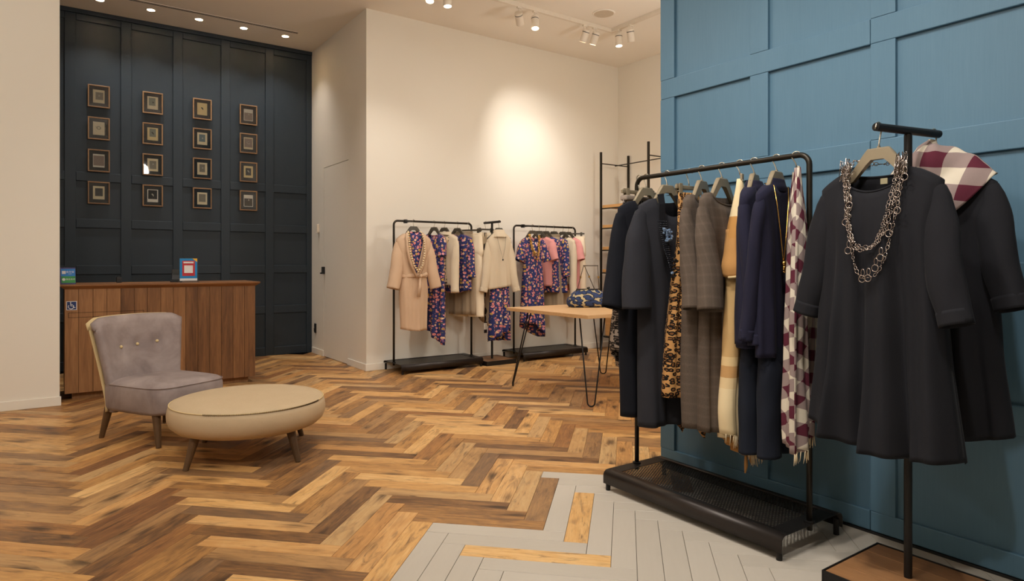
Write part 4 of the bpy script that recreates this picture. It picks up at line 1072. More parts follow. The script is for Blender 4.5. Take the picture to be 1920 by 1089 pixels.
def link_chain(m, path, step=0.015, big=0.010, thin=0.0016, rnd=None):
    """links strung along a polyline"""
    P = [Vector(p) for p in path]; pos = []; acc = 0.0; nxt = 0.0
    for a_, b_ in zip(P[:-1], P[1:]):
        L = (b_ - a_).length
        while nxt <= acc + L:
            pos.append((a_.lerp(b_, (nxt - acc) / L), (b_ - a_).normalized())); nxt += step
        acc += L
    for k, (p, d_) in enumerate(pos):
        side = d_.cross(Vector((0, 1, 0))); side = side.normalized() if side.length > 0.1 else Vector((1, 0, 0)); nrm = d_.cross(side)
        r_ = big * (rnd.uniform(0.7, 1.15) if rnd else 1)
        if k % 3 == 1: ax = nrm
        else: ax = side
        if k % 4 == 3: m.sphere(p, r_ * 0.45, 6, 4)
        else: m.tube([p + d_ * (r_ * 1.05 * cos(q)) + ax * (r_ * 0.8 * sin(q)) for q in [2 * pi * z / 10 for z in range(10)]], thin, 5, closed=True)
def bead_string(m, path, r, step=None):
    P = [Vector(p) for p in path]; step = step or r * 2.05; acc = 0.0; nxt = 0.0
    for a_, b_ in zip(P[:-1], P[1:]):
        L = (b_ - a_).length
        while nxt <= acc + L:
            m.sphere(a_.lerp(b_, (nxt - acc) / max(L, 1e-6)), r, 7, 5); nxt += step
        acc += L
def loop_path(xl, xr, ztop, zbot, y0, y1, xb=0.0, n=24, pw=2.4):
    """U-shaped hanging path from left top over the bottom to right top"""
    out = []
    for k in range(n + 1):
        t_ = -1 + 2 * k / n; x = xb + (xr - xb) * t_ if t_ > 0 else xb + (xb - xl) * t_
        zz = zbot + (ztop - zbot) * abs(t_) ** pw
        out.append((x, y0 + (y1 - y0) * (1 - abs(t_) ** pw), zz))
    return out
def fringe(parent, mat, pts, L=0.035, w=0.0022, seed=0, n=None):
    rnd = random.Random(seed); m = MB(); P = [Vector(p) for p in pts]
    N = n or len(P) * 4
    for k in range(N):
        f_ = k / N * (len(P) - 1); i = int(f_); p = P[i].lerp(P[min(i + 1, len(P) - 1)], f_ - i)
        l = L * rnd.uniform(0.7, 1.15); dx = rnd.uniform(-0.25, 0.25) * l; dy = rnd.uniform(-0.15, 0.15) * l
        m.tube([p + Vector((0, 0, 0.004)), p + Vector((dx * 0.4, dy * 0.4, -l * 0.55)), p + Vector((dx, dy, -l))], [w, w * 0.9, w * 0.5], 5)
    o = m.build('fringe', mat, parent, smooth=True); o['kind'] = 'stuff'; return o

# ================================================================ front rack: garments (front faces -y, rail along world Y at X = 2.555)
FX = 2.555
GH = 'hangers on the front rack'
def on_rack(y, deg=0.0): return (FX, y, RAIL), radians(deg)

# 1 grey leopard ruffled skirt on clips (farthest)
L, a = on_rack(2.455, 4)
clip_hanger('farthest clip hanger on the front rack, at its left post', L, a, GH)
r = thing('leopard_skirt', 'grey leopard print skirt, farthest on the front rack', 'skirt', L, a)
cloth_body(r, 'leopard_grey', zt=-0.10, sz=-0.10, sh=0.125, nw=0, prof=[(-0.1, 0.125), (-0.5, 0.165), (-0.88, 0.20), (-1.02, 0.16)], hem=-1.00, hemf=lambda u, s_: 0.10 * u * u - 0.06 * (1 - abs(u)), folds=(5, 0.022), seed=3, dep=((-0.1, 0.02), (-0.6, 0.05), (-1, 0.07)))
MB().box((-0.128, -0.024, -0.125), (0.128, 0.024, -0.098)).build('waistband', 'leopard_grey', r, bevel=0.008)

# 2 navy dress
L, a = on_rack(2.405, 0)
hanger('taupe hanger in the farthest navy dress on the front rack', L, a, GH)
r = thing('navy_dress', 'plain navy wool dress, farthest of the front rack dresses', 'dress', L, a)
cloth_body(r, 'navy_cloth', hem=-1.235, sh=0.205, prof=[(-0.18, 0.205), (-0.45, 0.185), (-0.75, 0.19), (-1.24, 0.175)], nw=0.10, nd=0.05, folds=(2, 0.014), seed=11, dep=((-0.12, 0.02), (-0.3, 0.055), (-1.2, 0.06)))
sleeves(r, 'navy_cloth', 0.205, -0.185, 0.49, 0.060, 0.066, 0.060, (-0.02, -0.02), 11)

# 3 charcoal dress with wide sleeves, bead necklace over it
L, a = on_rack(2.262, 0)
hanger('taupe hanger in the charcoal dress with the bead necklace', L, a, GH)
r = thing('charcoal_dress', 'charcoal wool dress with wide sleeve under the bead necklace', 'dress', L, a)
_, g3 = cloth_body(r, 'charcoal_wool', hem=-1.255, sh=0.205, prof=[(-0.18, 0.205), (-0.45, 0.19), (-0.75, 0.20), (-1.26, 0.20)], nw=0.10, nd=0.09, folds=(2, 0.016), seed=17, dep=((-0.12, 0.02), (-0.3, 0.06), (-1.2, 0.07)))
sleeves(r, 'charcoal_wool', 0.210, -0.185, 0.49, 0.040, 0.075, 0.078, (-0.03, -0.02), 17, bend=0.03)
r = thing('bead_necklace', 'multi-strand black and crystal bead necklace on black ribbon', 'necklace', L, a)
for s_ in (-1, 1):
    rb = MB()
    pts = [Vector((s_ * 0.045, 0.03, -0.10)), Vector((s_ * 0.060, -0.012, -0.105)), Vector((s_ * 0.072 - 0.020, -0.050, -0.16)), Vector((s_ * 0.075 - 0.050, -0.080, -0.25))]
    for p, q in zip(pts[:-1], pts[1:]):
        dx = Vector((0.022, 0, 0.004)); rb.add([p - dx, p + dx, q + dx, q - dx, p - dx + Vector((0, 0.003, 0)), p + dx + Vector((0, 0.003, 0)), q + dx + Vector((0, 0.003, 0)), q - dx + Vector((0, 0.003, 0))], [(0, 1, 2, 3), (7, 6, 5, 4), (0, 3, 7, 4), (1, 5, 6, 2), (0, 4, 5, 1), (3, 2, 6, 7)])
    rb.build('ribbon', 'black_ribbon', r)

bd = MB(); cr = MB()
for q in range(6):
    o_ = 0.011 * (q - 2.5)
    bead_string(bd, loop_path(-0.128 + o_, 0.030 + o_ * 0.5, -0.25, -0.43 - 0.018 * q, -0.084, -0.100 - 0.003 * q, -0.092, 30, 2.4), 0.0048, 0.0102)
for s_ in (-1, 1):
    for k in range(46):
        z = random.uniform(-0.345, -0.285); x = (s_ * 0.075 - 0.050) - s_ * 0.16 * (-0.25 - z) + random.uniform(-0.024, 0.024)
        cr.sphere((x, -0.100 - random.uniform(0, 0.012), z), 0.0062, 7, 5)
cr.sphere((-0.092, -0.114, -0.50), 0.009, 8, 6)
bd.build('beads', 'black_bead', r, smooth=True); cr.build('crystals', 'crystal_bead', r)

# 4 tan leopard dress on clips
L, a = on_rack(2.150, 0); L = (L[0] + 0.034, L[1], L[2])
clip_hanger('clip hanger holding the tan leopard print dress', L, a, GH, 0.10)
r = thing('leopard_dress', 'tan leopard print dress with a pointed hem on clips', 'dress', L, a)
o, g4 = cloth_body(r, 'leopard_tan', zt=-0.105, sz=-0.105, sh=0.078, nw=0, prof=[(-0.1, 0.078), (-0.35, 0.078), (-0.6, 0.115), (-0.85, 0.155), (-1.1, 0.17), (-1.35, 0.10)], hem=-1.12, hemf=lambda u, s_: -0.22 * max(0, 1 - abs(u - 0.25) * 1.6) + 0.02, folds=(4, 0.02), seed=23, dep=((-0.1, 0.015), (-0.5, 0.05), (-1.2, 0.07)))
MB().box((-0.022, -0.006, -0.03), (0.018, -0.0045, 0.018)).build('price_tag', 'tag_white', r, loc=(0.055, -0.085, -1.03)).rotation_euler = (0, 0.25, 0)
MB().box((-0.02, -0.006, -0.022), (0.02, -0.0045, 0.018)).build('care_tag', 'tag_grey', r, loc=(0.085, -0.085, -1.075)).rotation_euler = (0, -0.3, 0)

# 5, 6 brown tweed dresses
for k, (yy, rot, sd, lab, hl) in enumerate(((2.045, 15, 29, 'brown tweed dress behind its nearer tweed twin', 'taupe hanger in the farther brown tweed dress'),
                                           (1.930, 9, 31, 'brown tweed dress with chest pocket, nearest of two tweed dresses', 'taupe hanger in the nearer brown tweed dress'))):
    L, a = on_rack(yy, rot)
    hanger(hl, L, a, GH)
    r = thing('tweed_dress', lab, 'dress', L, a, 'brown tweed dresses')
    b5, g5 = cloth_body(r, 'tweed', hem=-1.215, sh=0.195, prof=[(-0.18, 0.195), (-0.45, 0.165), (-0.8, 0.165), (-1.22, 0.16)], nw=0.125, nd=0.055, npow=0.5, folds=(2, 0.02), seed=sd, dep=((-0.12, 0.02), (-0.3, 0.05), (-1.2, 0.06)))
    neckband(r, 'tweed', g5, 0, 8, 36, 0.0045)
    sleeves(r, 'tweed', 0.192, -0.185, 0.475, 0.012, 0.062, 0.066, (-0.055, -0.02), sd)
    MB().box((-0.045, -0.0035, -0.009), (0.045, 0.0, 0.009)).build('pocket_flap', 'tweed', r, loc=(0.055, -0.062, -0.435), bevel=0.002).rotation_euler = (0, 0.15, -0.1)

# 7 camel scarf on a clip
L, a = on_rack(1.832, 14)
peg_clip('single clip holding the camel scarf', L, a, GH)
r = thing('camel_scarf', 'camel and cream fringed scarf hanging from a clip', 'scarf', L, a)
o, g7 = cloth_body(r, 'camel_scarf', zt=-0.07, sz=-0.07, sh=0.012, nw=0, prof=[(-0.07, 0.012), (-0.2, 0.045), (-0.36, 0.09), (-0.47, 0.112), (-0.56, 0.104), (-0.8, 0.135), (-1.1, 0.165), (-1.35, 0.12)], hem=-1.18, hemf=lambda u, s_: -0.165 * (u + 1) / 2 - 0.02, folds=(4, 0.022), seed=37, uvs=1.8, nv=44, dep=((-0.07, 0.012), (-0.3, 0.045), (-1.2, 0.055)))
fringe(r, 'fringe_cream', [c[-1] for c in g7[0]], 0.04, 0.002, 5, 70)
# folded-over caramel layer and its rolled edge
o, g7b = cloth_body(r, 'caramel_cloth', 'folded_layer', zt=-0.30, sz=-0.30, sh=0.075, nw=0, prof=[(-0.30, 0.072), (-0.40, 0.108), (-0.47, 0.134), (-0.52, 0.128)], hem=-0.44, hemf=lambda u, s_: -0.075 * max(0.0, -u) ** 0.8 + 0.07 * max(0.0, u), folds=(2, 0.014), seed=38, nv=14, nu=28, dep=((-0.3, 0.056), (-0.5, 0.074)))
MB().tube([c[-1] for c in g7b[0][:19]], 0.006, 6).build('rolled_edge', 'sand_cloth', r, smooth=True)
o, g7c = cloth_body(r, 'caramel_cloth', 'lower_layer', zt=-0.72, sz=-0.90, sh=0.07, nw=0, prof=[(-0.72, 0.05), (-0.9, 0.085), (-1.13, 0.10)], hem=-1.09, hemf=lambda u, s_: -0.05 * u, folds=(2, 0.006), seed=39, nv=16, nu=24, dep=((-0.72, 0.075), (-1.1, 0.095)), loc=(0.03, -0.01, 0))
fr_ = MB().tube([(0.02, -0.02, -1.33), (0.018, -0.022, -1.37), (0.012, -0.02, -1.405)], [0.006, 0.009, 0.004], 7).tube([(0.10, -0.01, -1.335), (0.103, -0.012, -1.36), (0.112, -0.01, -1.385)], [0.006, 0.010, 0.005], 7)
fr_.build('corner_tassels', 'caramel_cloth', r, smooth=True)

# 8 navy sweater on one hanger, navy trousers beneath
def knit_top(r, mat, sd, hem, sh=0.185, neck=True, w=(0.185, 0.165, 0.17), nd=0.02, slen=0.62, out=0.0, fw=(-0.05, -0.02), cuff=True, wide=0.048, nw=0.072, dk=1.0):
    b, g = cloth_body(r, mat, hem=hem, sh=sh, zt=-0.118, sz=-0.172, nw=nw, nd=nd, nb=0.0, npow=0.7, prof=[(-0.17, sh), (-0.42, w[1]), (hem, w[2])], folds=(2, 0.010), seed=sd, dep=((-0.10, 0.022), (-0.3, 0.055 * dk), (hem, 0.06 * dk)))
    if neck:
        zz = -0.118
        tube_cloth(r, mat, [(0, 0.0, zz + 0.028), (0, 0, zz + 0.010), (0, -0.004, zz - 0.012), (0, -0.006, zz - 0.03)], [(nw * 0.86, 0.030 * dk), (nw * 0.95, 0.036 * dk), (nw * 1.05, 0.042 * dk), (nw * 1.05, 0.03 * dk)], 'collar', rings=8, seed=sd, wr=0.002, solid=0.005, cap0=False)
    sleeves(r, mat, sh, -0.175, slen, out - 0.010, wide, 0.036, fw, sd, cuff=mat if cuff else None)
    return b, g
L, a = on_rack(1.757, 20)
hanger('taupe hanger in the plain navy sweater', L, a, GH)
r = thing('navy_sweater', 'navy knit sweater with ribbed collar beside the camel scarf', 'sweater', L, a)
b8, g8 = knit_top(r, 'navy_knit', 41, -0.80)
tube_cloth(r, 'navy_knit', [(0, 0, -0.775), (0, 0, -0.79), (0, 0, -0.815)], [(0.168, 0.064)] * 3, 'hem_band', 28, 5, 41, 0.002, 0.003, False)
def trousers(label, L, a, mat, ztop, hem, hw=0.155, lw=0.085, sd=0, spread=0.072, group=None, name='trousers', dep=0.045):
    r = thing(name, label, 'trousers', L, a, group)
    cloth_body(r, mat, 'hip', zt=ztop, sz=ztop, sh=hw * 0.92, nw=0, prof=[(ztop, hw * 0.92), (ztop - 0.22, hw * 1.02), (ztop - 0.32, hw * 0.86)], hem=ztop - 0.31, folds=(2, 0.004), seed=sd, nv=14, nu=28, dep=((ztop, 0.018), (ztop - 0.2, dep * 1.08), (ztop - 0.32, dep * 0.55)))
    tube_cloth(r, mat, [(0, 0, ztop + 0.004), (0, 0, ztop - 0.012), (0, 0, ztop - 0.032)], [(hw * 0.93, 0.021)] * 3, 'waistband', 28, 4, sd, 0.0, 0.003, False)
    for s_ in (-1, 1):
        tube_cloth(r, mat, [(s_ * spread * 0.95, 0, ztop - 0.14), (s_ * spread, 0, ztop + (hem - ztop) * 0.42), (s_ * spread * 1.02, 0.004, ztop + (hem - ztop) * 0.72), (s_ * spread * 1.04, 0, hem)], [(lw * 0.7, dep * 0.6), (lw * 0.99, dep * 1.05), (lw * 0.97, dep), (lw, dep)], 'trouser_leg', 20, 22, sd + s_, 0.008, 0.002, True)
    return r
trousers('navy trousers hanging below the navy sweater', L, a, 'navy_trouser', -0.66, -1.275, 0.13, 0.066, 43, 0.064)

# 9 navy cardigan with gold pendant, trousers beneath
L, a = on_rack(1.648, 9)
hanger('taupe hanger in the navy sweater with the gold pendant', L, a, GH)
r = thing('navy_sweater', 'navy knit sweater under a long gold pendant chain', 'sweater', L, a)
knit_top(r, 'navy_knit', 47, -0.845, slen=0.60, fw=(0.05, -0.02), w=(0.185, 0.17, 0.165), wide=0.040, dk=0.62)
trousers('navy trousers hanging below the sweater with the gold pendant', L, a, 'navy_trouser', -0.66, -1.272, 0.13, 0.066, 49, 0.064)
r = thing('pendant_necklace', 'long thin gold chain with pendant on the navy sweater', 'necklace', L, a)
ch = MB()
ch.tube([(-0.074, 0.008, -0.116), (-0.084, -0.026, -0.126), (-0.100, -0.046, -0.20), (-0.090, -0.058, -0.34), (-0.076, -0.062, -0.440)], 0.0027, 6)
ch.tube([(0.060, 0.008, -0.116), (0.050, -0.030, -0.126), (0.004, -0.050, -0.20), (-0.044, -0.060, -0.34), (-0.070, -0.062, -0.440)], 0.0027, 6)
ch.tube([(-0.074, 0.008, -0.116), (-0.04, 0.034, -0.108), (0.04, 0.034, -0.108), (0.060, 0.008, -0.116)], 0.0027, 6)
ch.build('chain', 'gold_chain', r, smooth=True)
pd = MB().sphere((-0.073, -0.064, -0.452), 0.011, 10, 7).sphere((-0.071, -0.064, -0.470), 0.009, 8, 6)
for q in range(5): pd.sphere((-0.073 + 0.009 * cos(q * 1.3), -0.066, -0.482 + 0.008 * sin(q * 1.3)), 0.0042, 6, 5)
pd.build('pendant', 'gold_chain', r, smooth=True)

# 10 checked scarf on a clip (nearest)
L, a = on_rack(1.556, 24)
peg_clip('single clip holding the checked scarf by the near rack post', L, a, GH)
r = thing('checked_scarf', 'cream and burgundy checked fringed scarf on the front rack', 'scarf', L, a, 'checked scarves')
o, ga = cloth_body(r, 'plaid_bias', 'front_fall', zt=-0.06, sz=-0.06, sh=0.012, nw=0, prof=[(-0.06, 0.012), (-0.2, 0.038), (-0.4, 0.068), (-0.65, 0.095), (-0.95, 0.10), (-1.25, 0.085)], hem=-1.14, hemf=lambda u, s_: 0.02 - 0.05 * (1 - u), folds=(3, 0.020), seed=53, uvs=1.3, nv=44, dep=((-0.06, 0.012), (-0.3, 0.03), (-1.2, 0.035)), loc=(-0.055, -0.012, 0))
fringe(r, 'fringe_cream', [(c[-1][0] - 0.055, c[-1][1] - 0.012, c[-1][2]) for c in ga[0]], 0.05, 0.002, 7, 46)
o, gb = cloth_body(r, 'plaid_straight', 'middle_fall', zt=-0.50, sz=-0.54, sh=0.055, nw=0, prof=[(-0.5, 0.05), (-0.8, 0.062), (-1.05, 0.066)], hem=-1.03, folds=(2, 0.010), seed=54, uvs=1.5, nv=28, nu=24, dep=((-0.5, 0.02), (-1.0, 0.028)), loc=(0.012, -0.055, 0))
fringe(r, 'fringe_cream', [(c[-1][0] + 0.012, c[-1][1] - 0.055, c[-1][2]) for c in gb[0]], 0.04, 0.0022, 8, 30)
o, gc = cloth_body(r, 'plaid_bias', 'rear_fall', zt=-0.06, sz=-0.06, sh=0.012, nw=0, prof=[(-0.06, 0.012), (-0.25, 0.07), (-0.5, 0.09), (-0.9, 0.085), (-1.2, 0.07)], hem=-1.10, hemf=lambda u, s_: 0.05 * u, folds=(3, 0.020), seed=55, uvs=1.3, nv=44, dep=((-0.06, 0.012), (-0.3, 0.03), (-1.2, 0.035)), loc=(0.085, 0.015, 0))
fringe(r, 'fringe_cream', [(c[-1][0] + 0.085, c[-1][1] + 0.015, c[-1][2]) for c in gc[0]], 0.05, 0.002, 9, 40)
r = thing('price_tag', 'large black cardboard tag hanging by the near rack post', 'tag', (2.632, 1.537, 0.352), radians(40))
MB().tube([(0, 0.0, 0.30), (0, 0, 0.055)], 0.0012, 5).build('string', 'tag_black', r)
MB().box((-0.020, -0.002, -0.06), (0.020, 0.002, 0.06)).build('card', 'tag_black', r, bevel=0.001)

# ================================================================ front stand: two charcoal dresses
GS = 'hangers on the front stand'
bx, by = cos(radians(-12)), sin(radians(-12))
H1 = (2.500 - 0.150 * bx, 1.094 - 0.150 * by, RAIL + 0.022); H2 = (2.500 + 0.140 * bx, 1.094 + 0.140 * by, RAIL + 0.022)
a1 = radians(-90 - 4); a2 = radians(-90 - 6)
hanger('taupe hanger in the front dress with the silver chain', H1, a1, GS, w=0.175, dz=-0.016)
r = thing('charcoal_a_line_dress', 'charcoal A-line dress with silver chain, nearest the camera', 'dress', H1, a1, 'charcoal dresses on the front stand')
hem1 = lambda u, s_: (0.035 * u * u - 0.02 * u) + (0.0 if s_ == 0 else -0.005)
bD, gD = cloth_body(r, 'charcoal_cloth', zt=-0.152, sz=-0.208, sh=0.212, nw=0.112, nd=0.075, nb=0.018, npow=0.55, prof=[(-0.2, 0.212), (-0.42, 0.200), (-0.75, 0.225), (-1.15, 0.262)], hem=-1.112, hemf=hem1, folds=(3.1, 0.036), seed=61, nu=64, nv=46, wr=0.005, dep=((-0.12, 0.022), (-0.3, 0.060), (-0.7, 0.075), (-1.15, 0.10)))
neckband(r, 'charcoal_cloth', gD, 0, 15, 49, 0.0045); neckband(r, 'charcoal_cloth', gD, 1, 15, 49, 0.004)
sleeves(r, 'charcoal_cloth', 0.212, -0.210, 0.455, 0.060, 0.058, 0.048, (-0.012, -0.055), 61, cuff='charcoal_cloth')
MB().box((-0.012, -0.0015, -0.010), (0.012, 0.0015, 0.010)).build('neck_label', 'label_cloth', r, loc=(0.012, 0.012, -0.188))
MB().box((-0.0018, -0.001, -0.40), (0.0018, 0.001, 0.40)).build('pocket_seam', 'inner_dark', r, loc=(0.002, 0.094, -0.6))
r = thing('chain_necklace', 'long silver chain-link necklace looped twice over the front dress', 'necklace', H1, a1)
rn = random.Random(5); m = MB()
for (xl, xr, zb, yy, xb) in ((-0.088, 0.098, -0.425, -0.092, 0.002), (-0.098, 0.108, -0.418, -0.090, 0.006), (-0.080, 0.112, -0.522, -0.096, 0.012), (-0.094, 0.090, -0.43, -0.098, -0.002)):
    p_ = loop_path(xl, xr, -0.135, zb, -0.045, yy, xb, 40, 3.0)
    link_chain(m, p_, 0.0125, 0.0070, 0.0012, rn)
m.build('front_links', 'silver_chain', r, smooth=True)
m = MB(); link_chain(m, [(-0.085, -0.04, -0.137), (-0.082, -0.01, -0.105), (-0.06, 0.03, -0.118), (0.0, 0.045, -0.125), (0.06, 0.03, -0.115), (0.098, -0.01, -0.105), (0.10, -0.04, -0.137)], 0.0135, 0.0085, 0.0014, rn)
for s_ in (-0.088, 0.100):
    for q in range(10): m.tube([Vector((s_ + rn.uniform(-0.014, 0.014), -0.045 + rn.uniform(-0.015, 0.012), -0.130 + rn.uniform(-0.05, 0.022))) + Vector((0.010 * cos(w_), 0.004 * sin(w_ + q), 0.010 * sin(w_))) for w_ in [2 * pi * z / 10 for z in range(10)]], 0.0014, 5, closed=True)
m.build('neck_links', 'silver_chain', r, smooth=True)
m = MB()
for (x, z) in ((-0.078, -0.215), (-0.070, -0.33), (0.100, -0.245), (0.085, -0.375), (0.062, -0.455), (0.045, -0.49), (0.0, -0.527), (0.118, -0.19), (-0.05, -0.43), (0.105, -0.30), (-0.062, -0.27), (0.02, -0.524)):
    yy = -0.045 - 0.052 * min(1, (-0.13 - z) / 0.3) - 0.004
    m.tube([(x + 0.0115 * cos(w_), yy, z + 0.0115 * sin(w_)) for w_ in [2 * pi * q / 14 for q in range(14)]], 0.0016, 6, closed=True)
    m.tube([(x + 0.006 * cos(w_) + 0.004, yy - 0.002, z + 0.022 + 0.012 * sin(w_)) for w_ in [2 * pi * q / 12 for q in range(12)]], 0.0014, 5, closed=True)
m.build('large_rings', 'silver_chain', r, smooth=True)

hanger('hanger under the checked scarf on the front stand', H2, a2, GS, w=0.175, dz=-0.016)
r = thing('charcoal_a_line_dress', 'charcoal dress under a checked scarf, at the right edge', 'dress', H2, a2, 'charcoal dresses on the front stand')
cloth_body(r, 'charcoal_cloth', zt=-0.152, sz=-0.200, sh=0.205, nw=0.11, nd=0.075, nb=0.018, npow=0.55, prof=[(-0.19, 0.205), (-0.42, 0.195), (-0.75, 0.22), (-1.1, 0.262)], hem=-1.085, hemf=lambda u, s_: 0.03 * u * u, folds=(3, 0.026), seed=67, nu=56, nv=40, dep=((-0.12, 0.022), (-0.3, 0.060), (-0.7, 0.075), (-1.15, 0.10)))
sleeves(r, 'charcoal_cloth', 0.205, -0.195, 0.43, 0.060, 0.058, 0.048, (-0.01, -0.045), 67, cuff='charcoal_cloth')
# scarf draped round the neck of the second dress: a cowl of three soft folds
r = thing('checked_scarf', 'cream and burgundy checked scarf draped over a dark dress', 'scarf', H2, a2, 'checked scarves')
NS, NT_ = 56, 26; vs_, uv, fs = [], [], []
for i in range(NS):
    th = 2 * pi * i / NS; c_, s_ = cos(th), sin(th); front = max(0.0, -s_)
    for j in range(NT_ + 1):
        q = j / NT_
        ra = 0.050 + 0.150 * q ** 0.8; rb = 0.034 + 0.058 * q ** 0.7
        z = -0.055 - 0.112 * q ** 1.15 - front ** 1.3 * 0.175 * q ** 0.9 + 0.007 * sin(q * 9 + 2.0 * c_ + 1.0) * (0.3 + front)
        x = ra * c_ * (1 - 0.22 * front * q); y = rb * s_ - front * (0.018 + 0.014 * sin(q * 9.0 + c_))
        vs_.append((x, y, z + 0.005 * noise.noise(Vector((c_ * 2, s_ * 2, q * 5))))); uv.append((x + 0.6 * (s_ > 0.02) * 0, z * 1.15 + (0.9 if s_ > 0.0 else 0.0)))
for i in range(NS):
    for j in range(NT_):
        i2 = (i + 1) % NS; fs.append((i * (NT_ + 1) + j, i2 * (NT_ + 1) + j, i2 * (NT_ + 1) + j + 1, i * (NT_ + 1) + j + 1))
m = MB(); m.add(vs_, fs, uv); m.build('cowl', 'plaid_large', r, smooth=True, solid=0.004)
tube_cloth(r, 'plaid_large', [(-0.012, 0.012, -0.022), (-0.022, 0.0, -0.060), (-0.030, -0.022, -0.105)], [(0.014, 0.010), (0.040, 0.030), (0.052, 0.046)], 'knot', 24, 14, 70, 0.006, 0.003, True, 0.3)

# ================================================================ handbag on the table
leopard('bag_print', lin(188, 172, 136), lin(52, 66, 104), lin(30, 36, 54), 24, 0.40, 0.56)
BG = (4.165, 4.66, 0.748)
r = thing('handbag', 'blue leopard print clasp handbag on the hairpin table', 'handbag', BG, radians(-28))
rings = []; NB = 64
for hz, sx_, sy_ in ((0.0, 0.165, 0.045), (0.006, 0.190, 0.062), (0.03, 0.208, 0.078), (0.06, 0.210, 0.080), (0.09, 0.198, 0.070), (0.12, 0.172, 0.054), (0.145, 0.140, 0.036), (0.160, 0.118, 0.022), (0.168, 0.112, 0.015)):
    rg_ = []
    for k in range(NB):
        th = 2 * pi * k / NB; g_ = 1 + 0.05 * sin(th * 14 + 2 * hz * 20) * min(1, hz / 0.05) * (0.4 + hz / 0.16)
        c_, s_ = cos(th), sin(th)
        rg_.append((math.copysign(abs(c_) ** 0.8, c_) * sx_, math.copysign(abs(s_) ** 0.8, s_) * sy_ * g_, hz + 0.004 * sin(th * 7) * (hz > 0.02)))
    rings.append(rg_)
m = MB(); vs_ = [p for q in rings for p in q]; fs = [(i * NB + k, i * NB + (k + 1) % NB, (i + 1) * NB + (k + 1) % NB, (i + 1) * NB + k) for i in range(len(rings) - 1) for k in range(NB)] + [tuple(reversed(range(NB)))]
uvs_ = [(2.2 * 0.2 * (k / NB) * 2, p[2] * 1.4) for q in rings for k, p in enumerate(q)]
m.add(vs_, fs, uvs_); m.build('pouch', 'bag_print', r, smooth=True)
fr_ = MB().tube([(-0.116, -0.012, 0.150), (-0.114, -0.013, 0.170), (0.114, -0.013, 0.170), (0.116, -0.012, 0.150)], 0.005, 8).tube([(-0.116, 0.012, 0.150), (-0.114, 0.013, 0.170), (0.114, 0.013, 0.170), (0.116, 0.012, 0.150)], 0.005, 8)
o = fr_.build('clasp_frame', 'rod_metal', r, smooth=True)
MB().sphere((-0.009, -0.006, 0.184), 0.008, 10, 7).sphere((0.009, 0.006, 0.186), 0.008, 10, 7).box((-0.010, -0.004, 0.170), (0.010, 0.004, 0.180)).build('kiss_lock', 'rod_metal', o, smooth=True)
plain('bag_strap', lin(70, 58, 44), 0.5)
for (p0, p1, p2) in (((-0.105, 0.0, 0.172), (-0.076, 0.0, 0.285), (-0.046, 0.0, 0.392)), ((0.105, 0.0, 0.172), (0.098, 0.0, 0.285), (0.092, 0.0, 0.392)), ((0.06, 0.01, 0.175), (0.01, 0.008, 0.29), (-0.036, 0.004, 0.392))):
    o = MB().tube([p0, p1, p2], 0.0036, 6).build('strap', 'bag_strap', r, smooth=True)
    MB().box((-0.007, -0.006, -0.010), (0.007, 0.006, 0.010)).build('buckle', 'gold_chain', o, loc=p1)
MB().tube([(-0.050, 0.0, 0.395), (0.095, 0.0, 0.395)], 0.0045, 8).build('strap_top', 'bag_strap', r)

# ================================================================ far rack, left
G1 = 'hangers on the far left rack'; G2 = 'hangers on the far right rack'
# beige wrap coat on the face-out arm, floral blouse inside
Lc = (3.125, 6.255, RAIL - 0.010)
hanger('dark hanger in the beige wrap coat', Lc, 0, G1, 'hanger_dark', 0.15)
r = thing('wrap_coat', 'long beige wool wrap coat with tied belt, front on', 'coat', Lc, 0)
cloth_body(r, 'beige_wool', hem=-1.16, sh=0.205, zt=-0.135, sz=-0.205, nw=0.105, nd=0.455, nb=0.01, npow=1.0, prof=[(-0.2, 0.205), (-0.45, 0.175), (-0.58, 0.150), (-0.75, 0.165), (-1.16, 0.150)], hemf=lambda u, s_: 0.015 * u * u - 0.01 * u, folds=(2, 0.010), seed=81, nu=48, nv=32, dep=((-0.12, 0.03), (-0.3, 0.07), (-0.6, 0.06), (-1.16, 0.06)))
sleeves(r, 'beige_wool', 0.205, -0.210, 0.50, 0.045, 0.070, 0.066, (-0.03, -0.03), 81)
def lapel(s_):
    pts = [(s_ * 0.095, -0.030, -0.125), (s_ * 0.108, -0.052, -0.19), (s_ * 0.104, -0.075, -0.32), (s_ * 0.072, -0.086, -0.46), (s_ * 0.014, -0.090, -0.595)]
    wd = [0.012, 0.022, 0.030, 0.028, 0.012]; vs_ = []; fs = []
    for (x, y, z), w_ in zip(pts, wd): vs_ += [(x - s_ * w_ * 0.9, y - 0.004, z), (x, y - 0.012, z), (x + s_ * w_ * 0.6, y + 0.002, z)]
    for i in range(len(pts) - 1):
        for k in range(2): fs.append((i * 3 + k, i * 3 + k + 1, (i + 1) * 3 + k + 1, (i + 1) * 3 + k))
    MB().add(vs_, fs).build('lapel', 'beige_wool', r, smooth=True, solid=0.005)
lapel(-1); lapel(1)
MB().tube([(0.155 * cos(q), 0.064 * sin(q), -0.585 - 0.01 * sin(q)) for q in [2 * pi * k / 40 for k in range(40)]], 0.021, 8, closed=True, flat=0.25).build('belt', 'beige_wool', r, smooth=True)
MB().sphere((0.035, -0.082, -0.580), 0.026, 12, 8, 0.9).build('belt_knot', 'beige_wool', r, smooth=True)
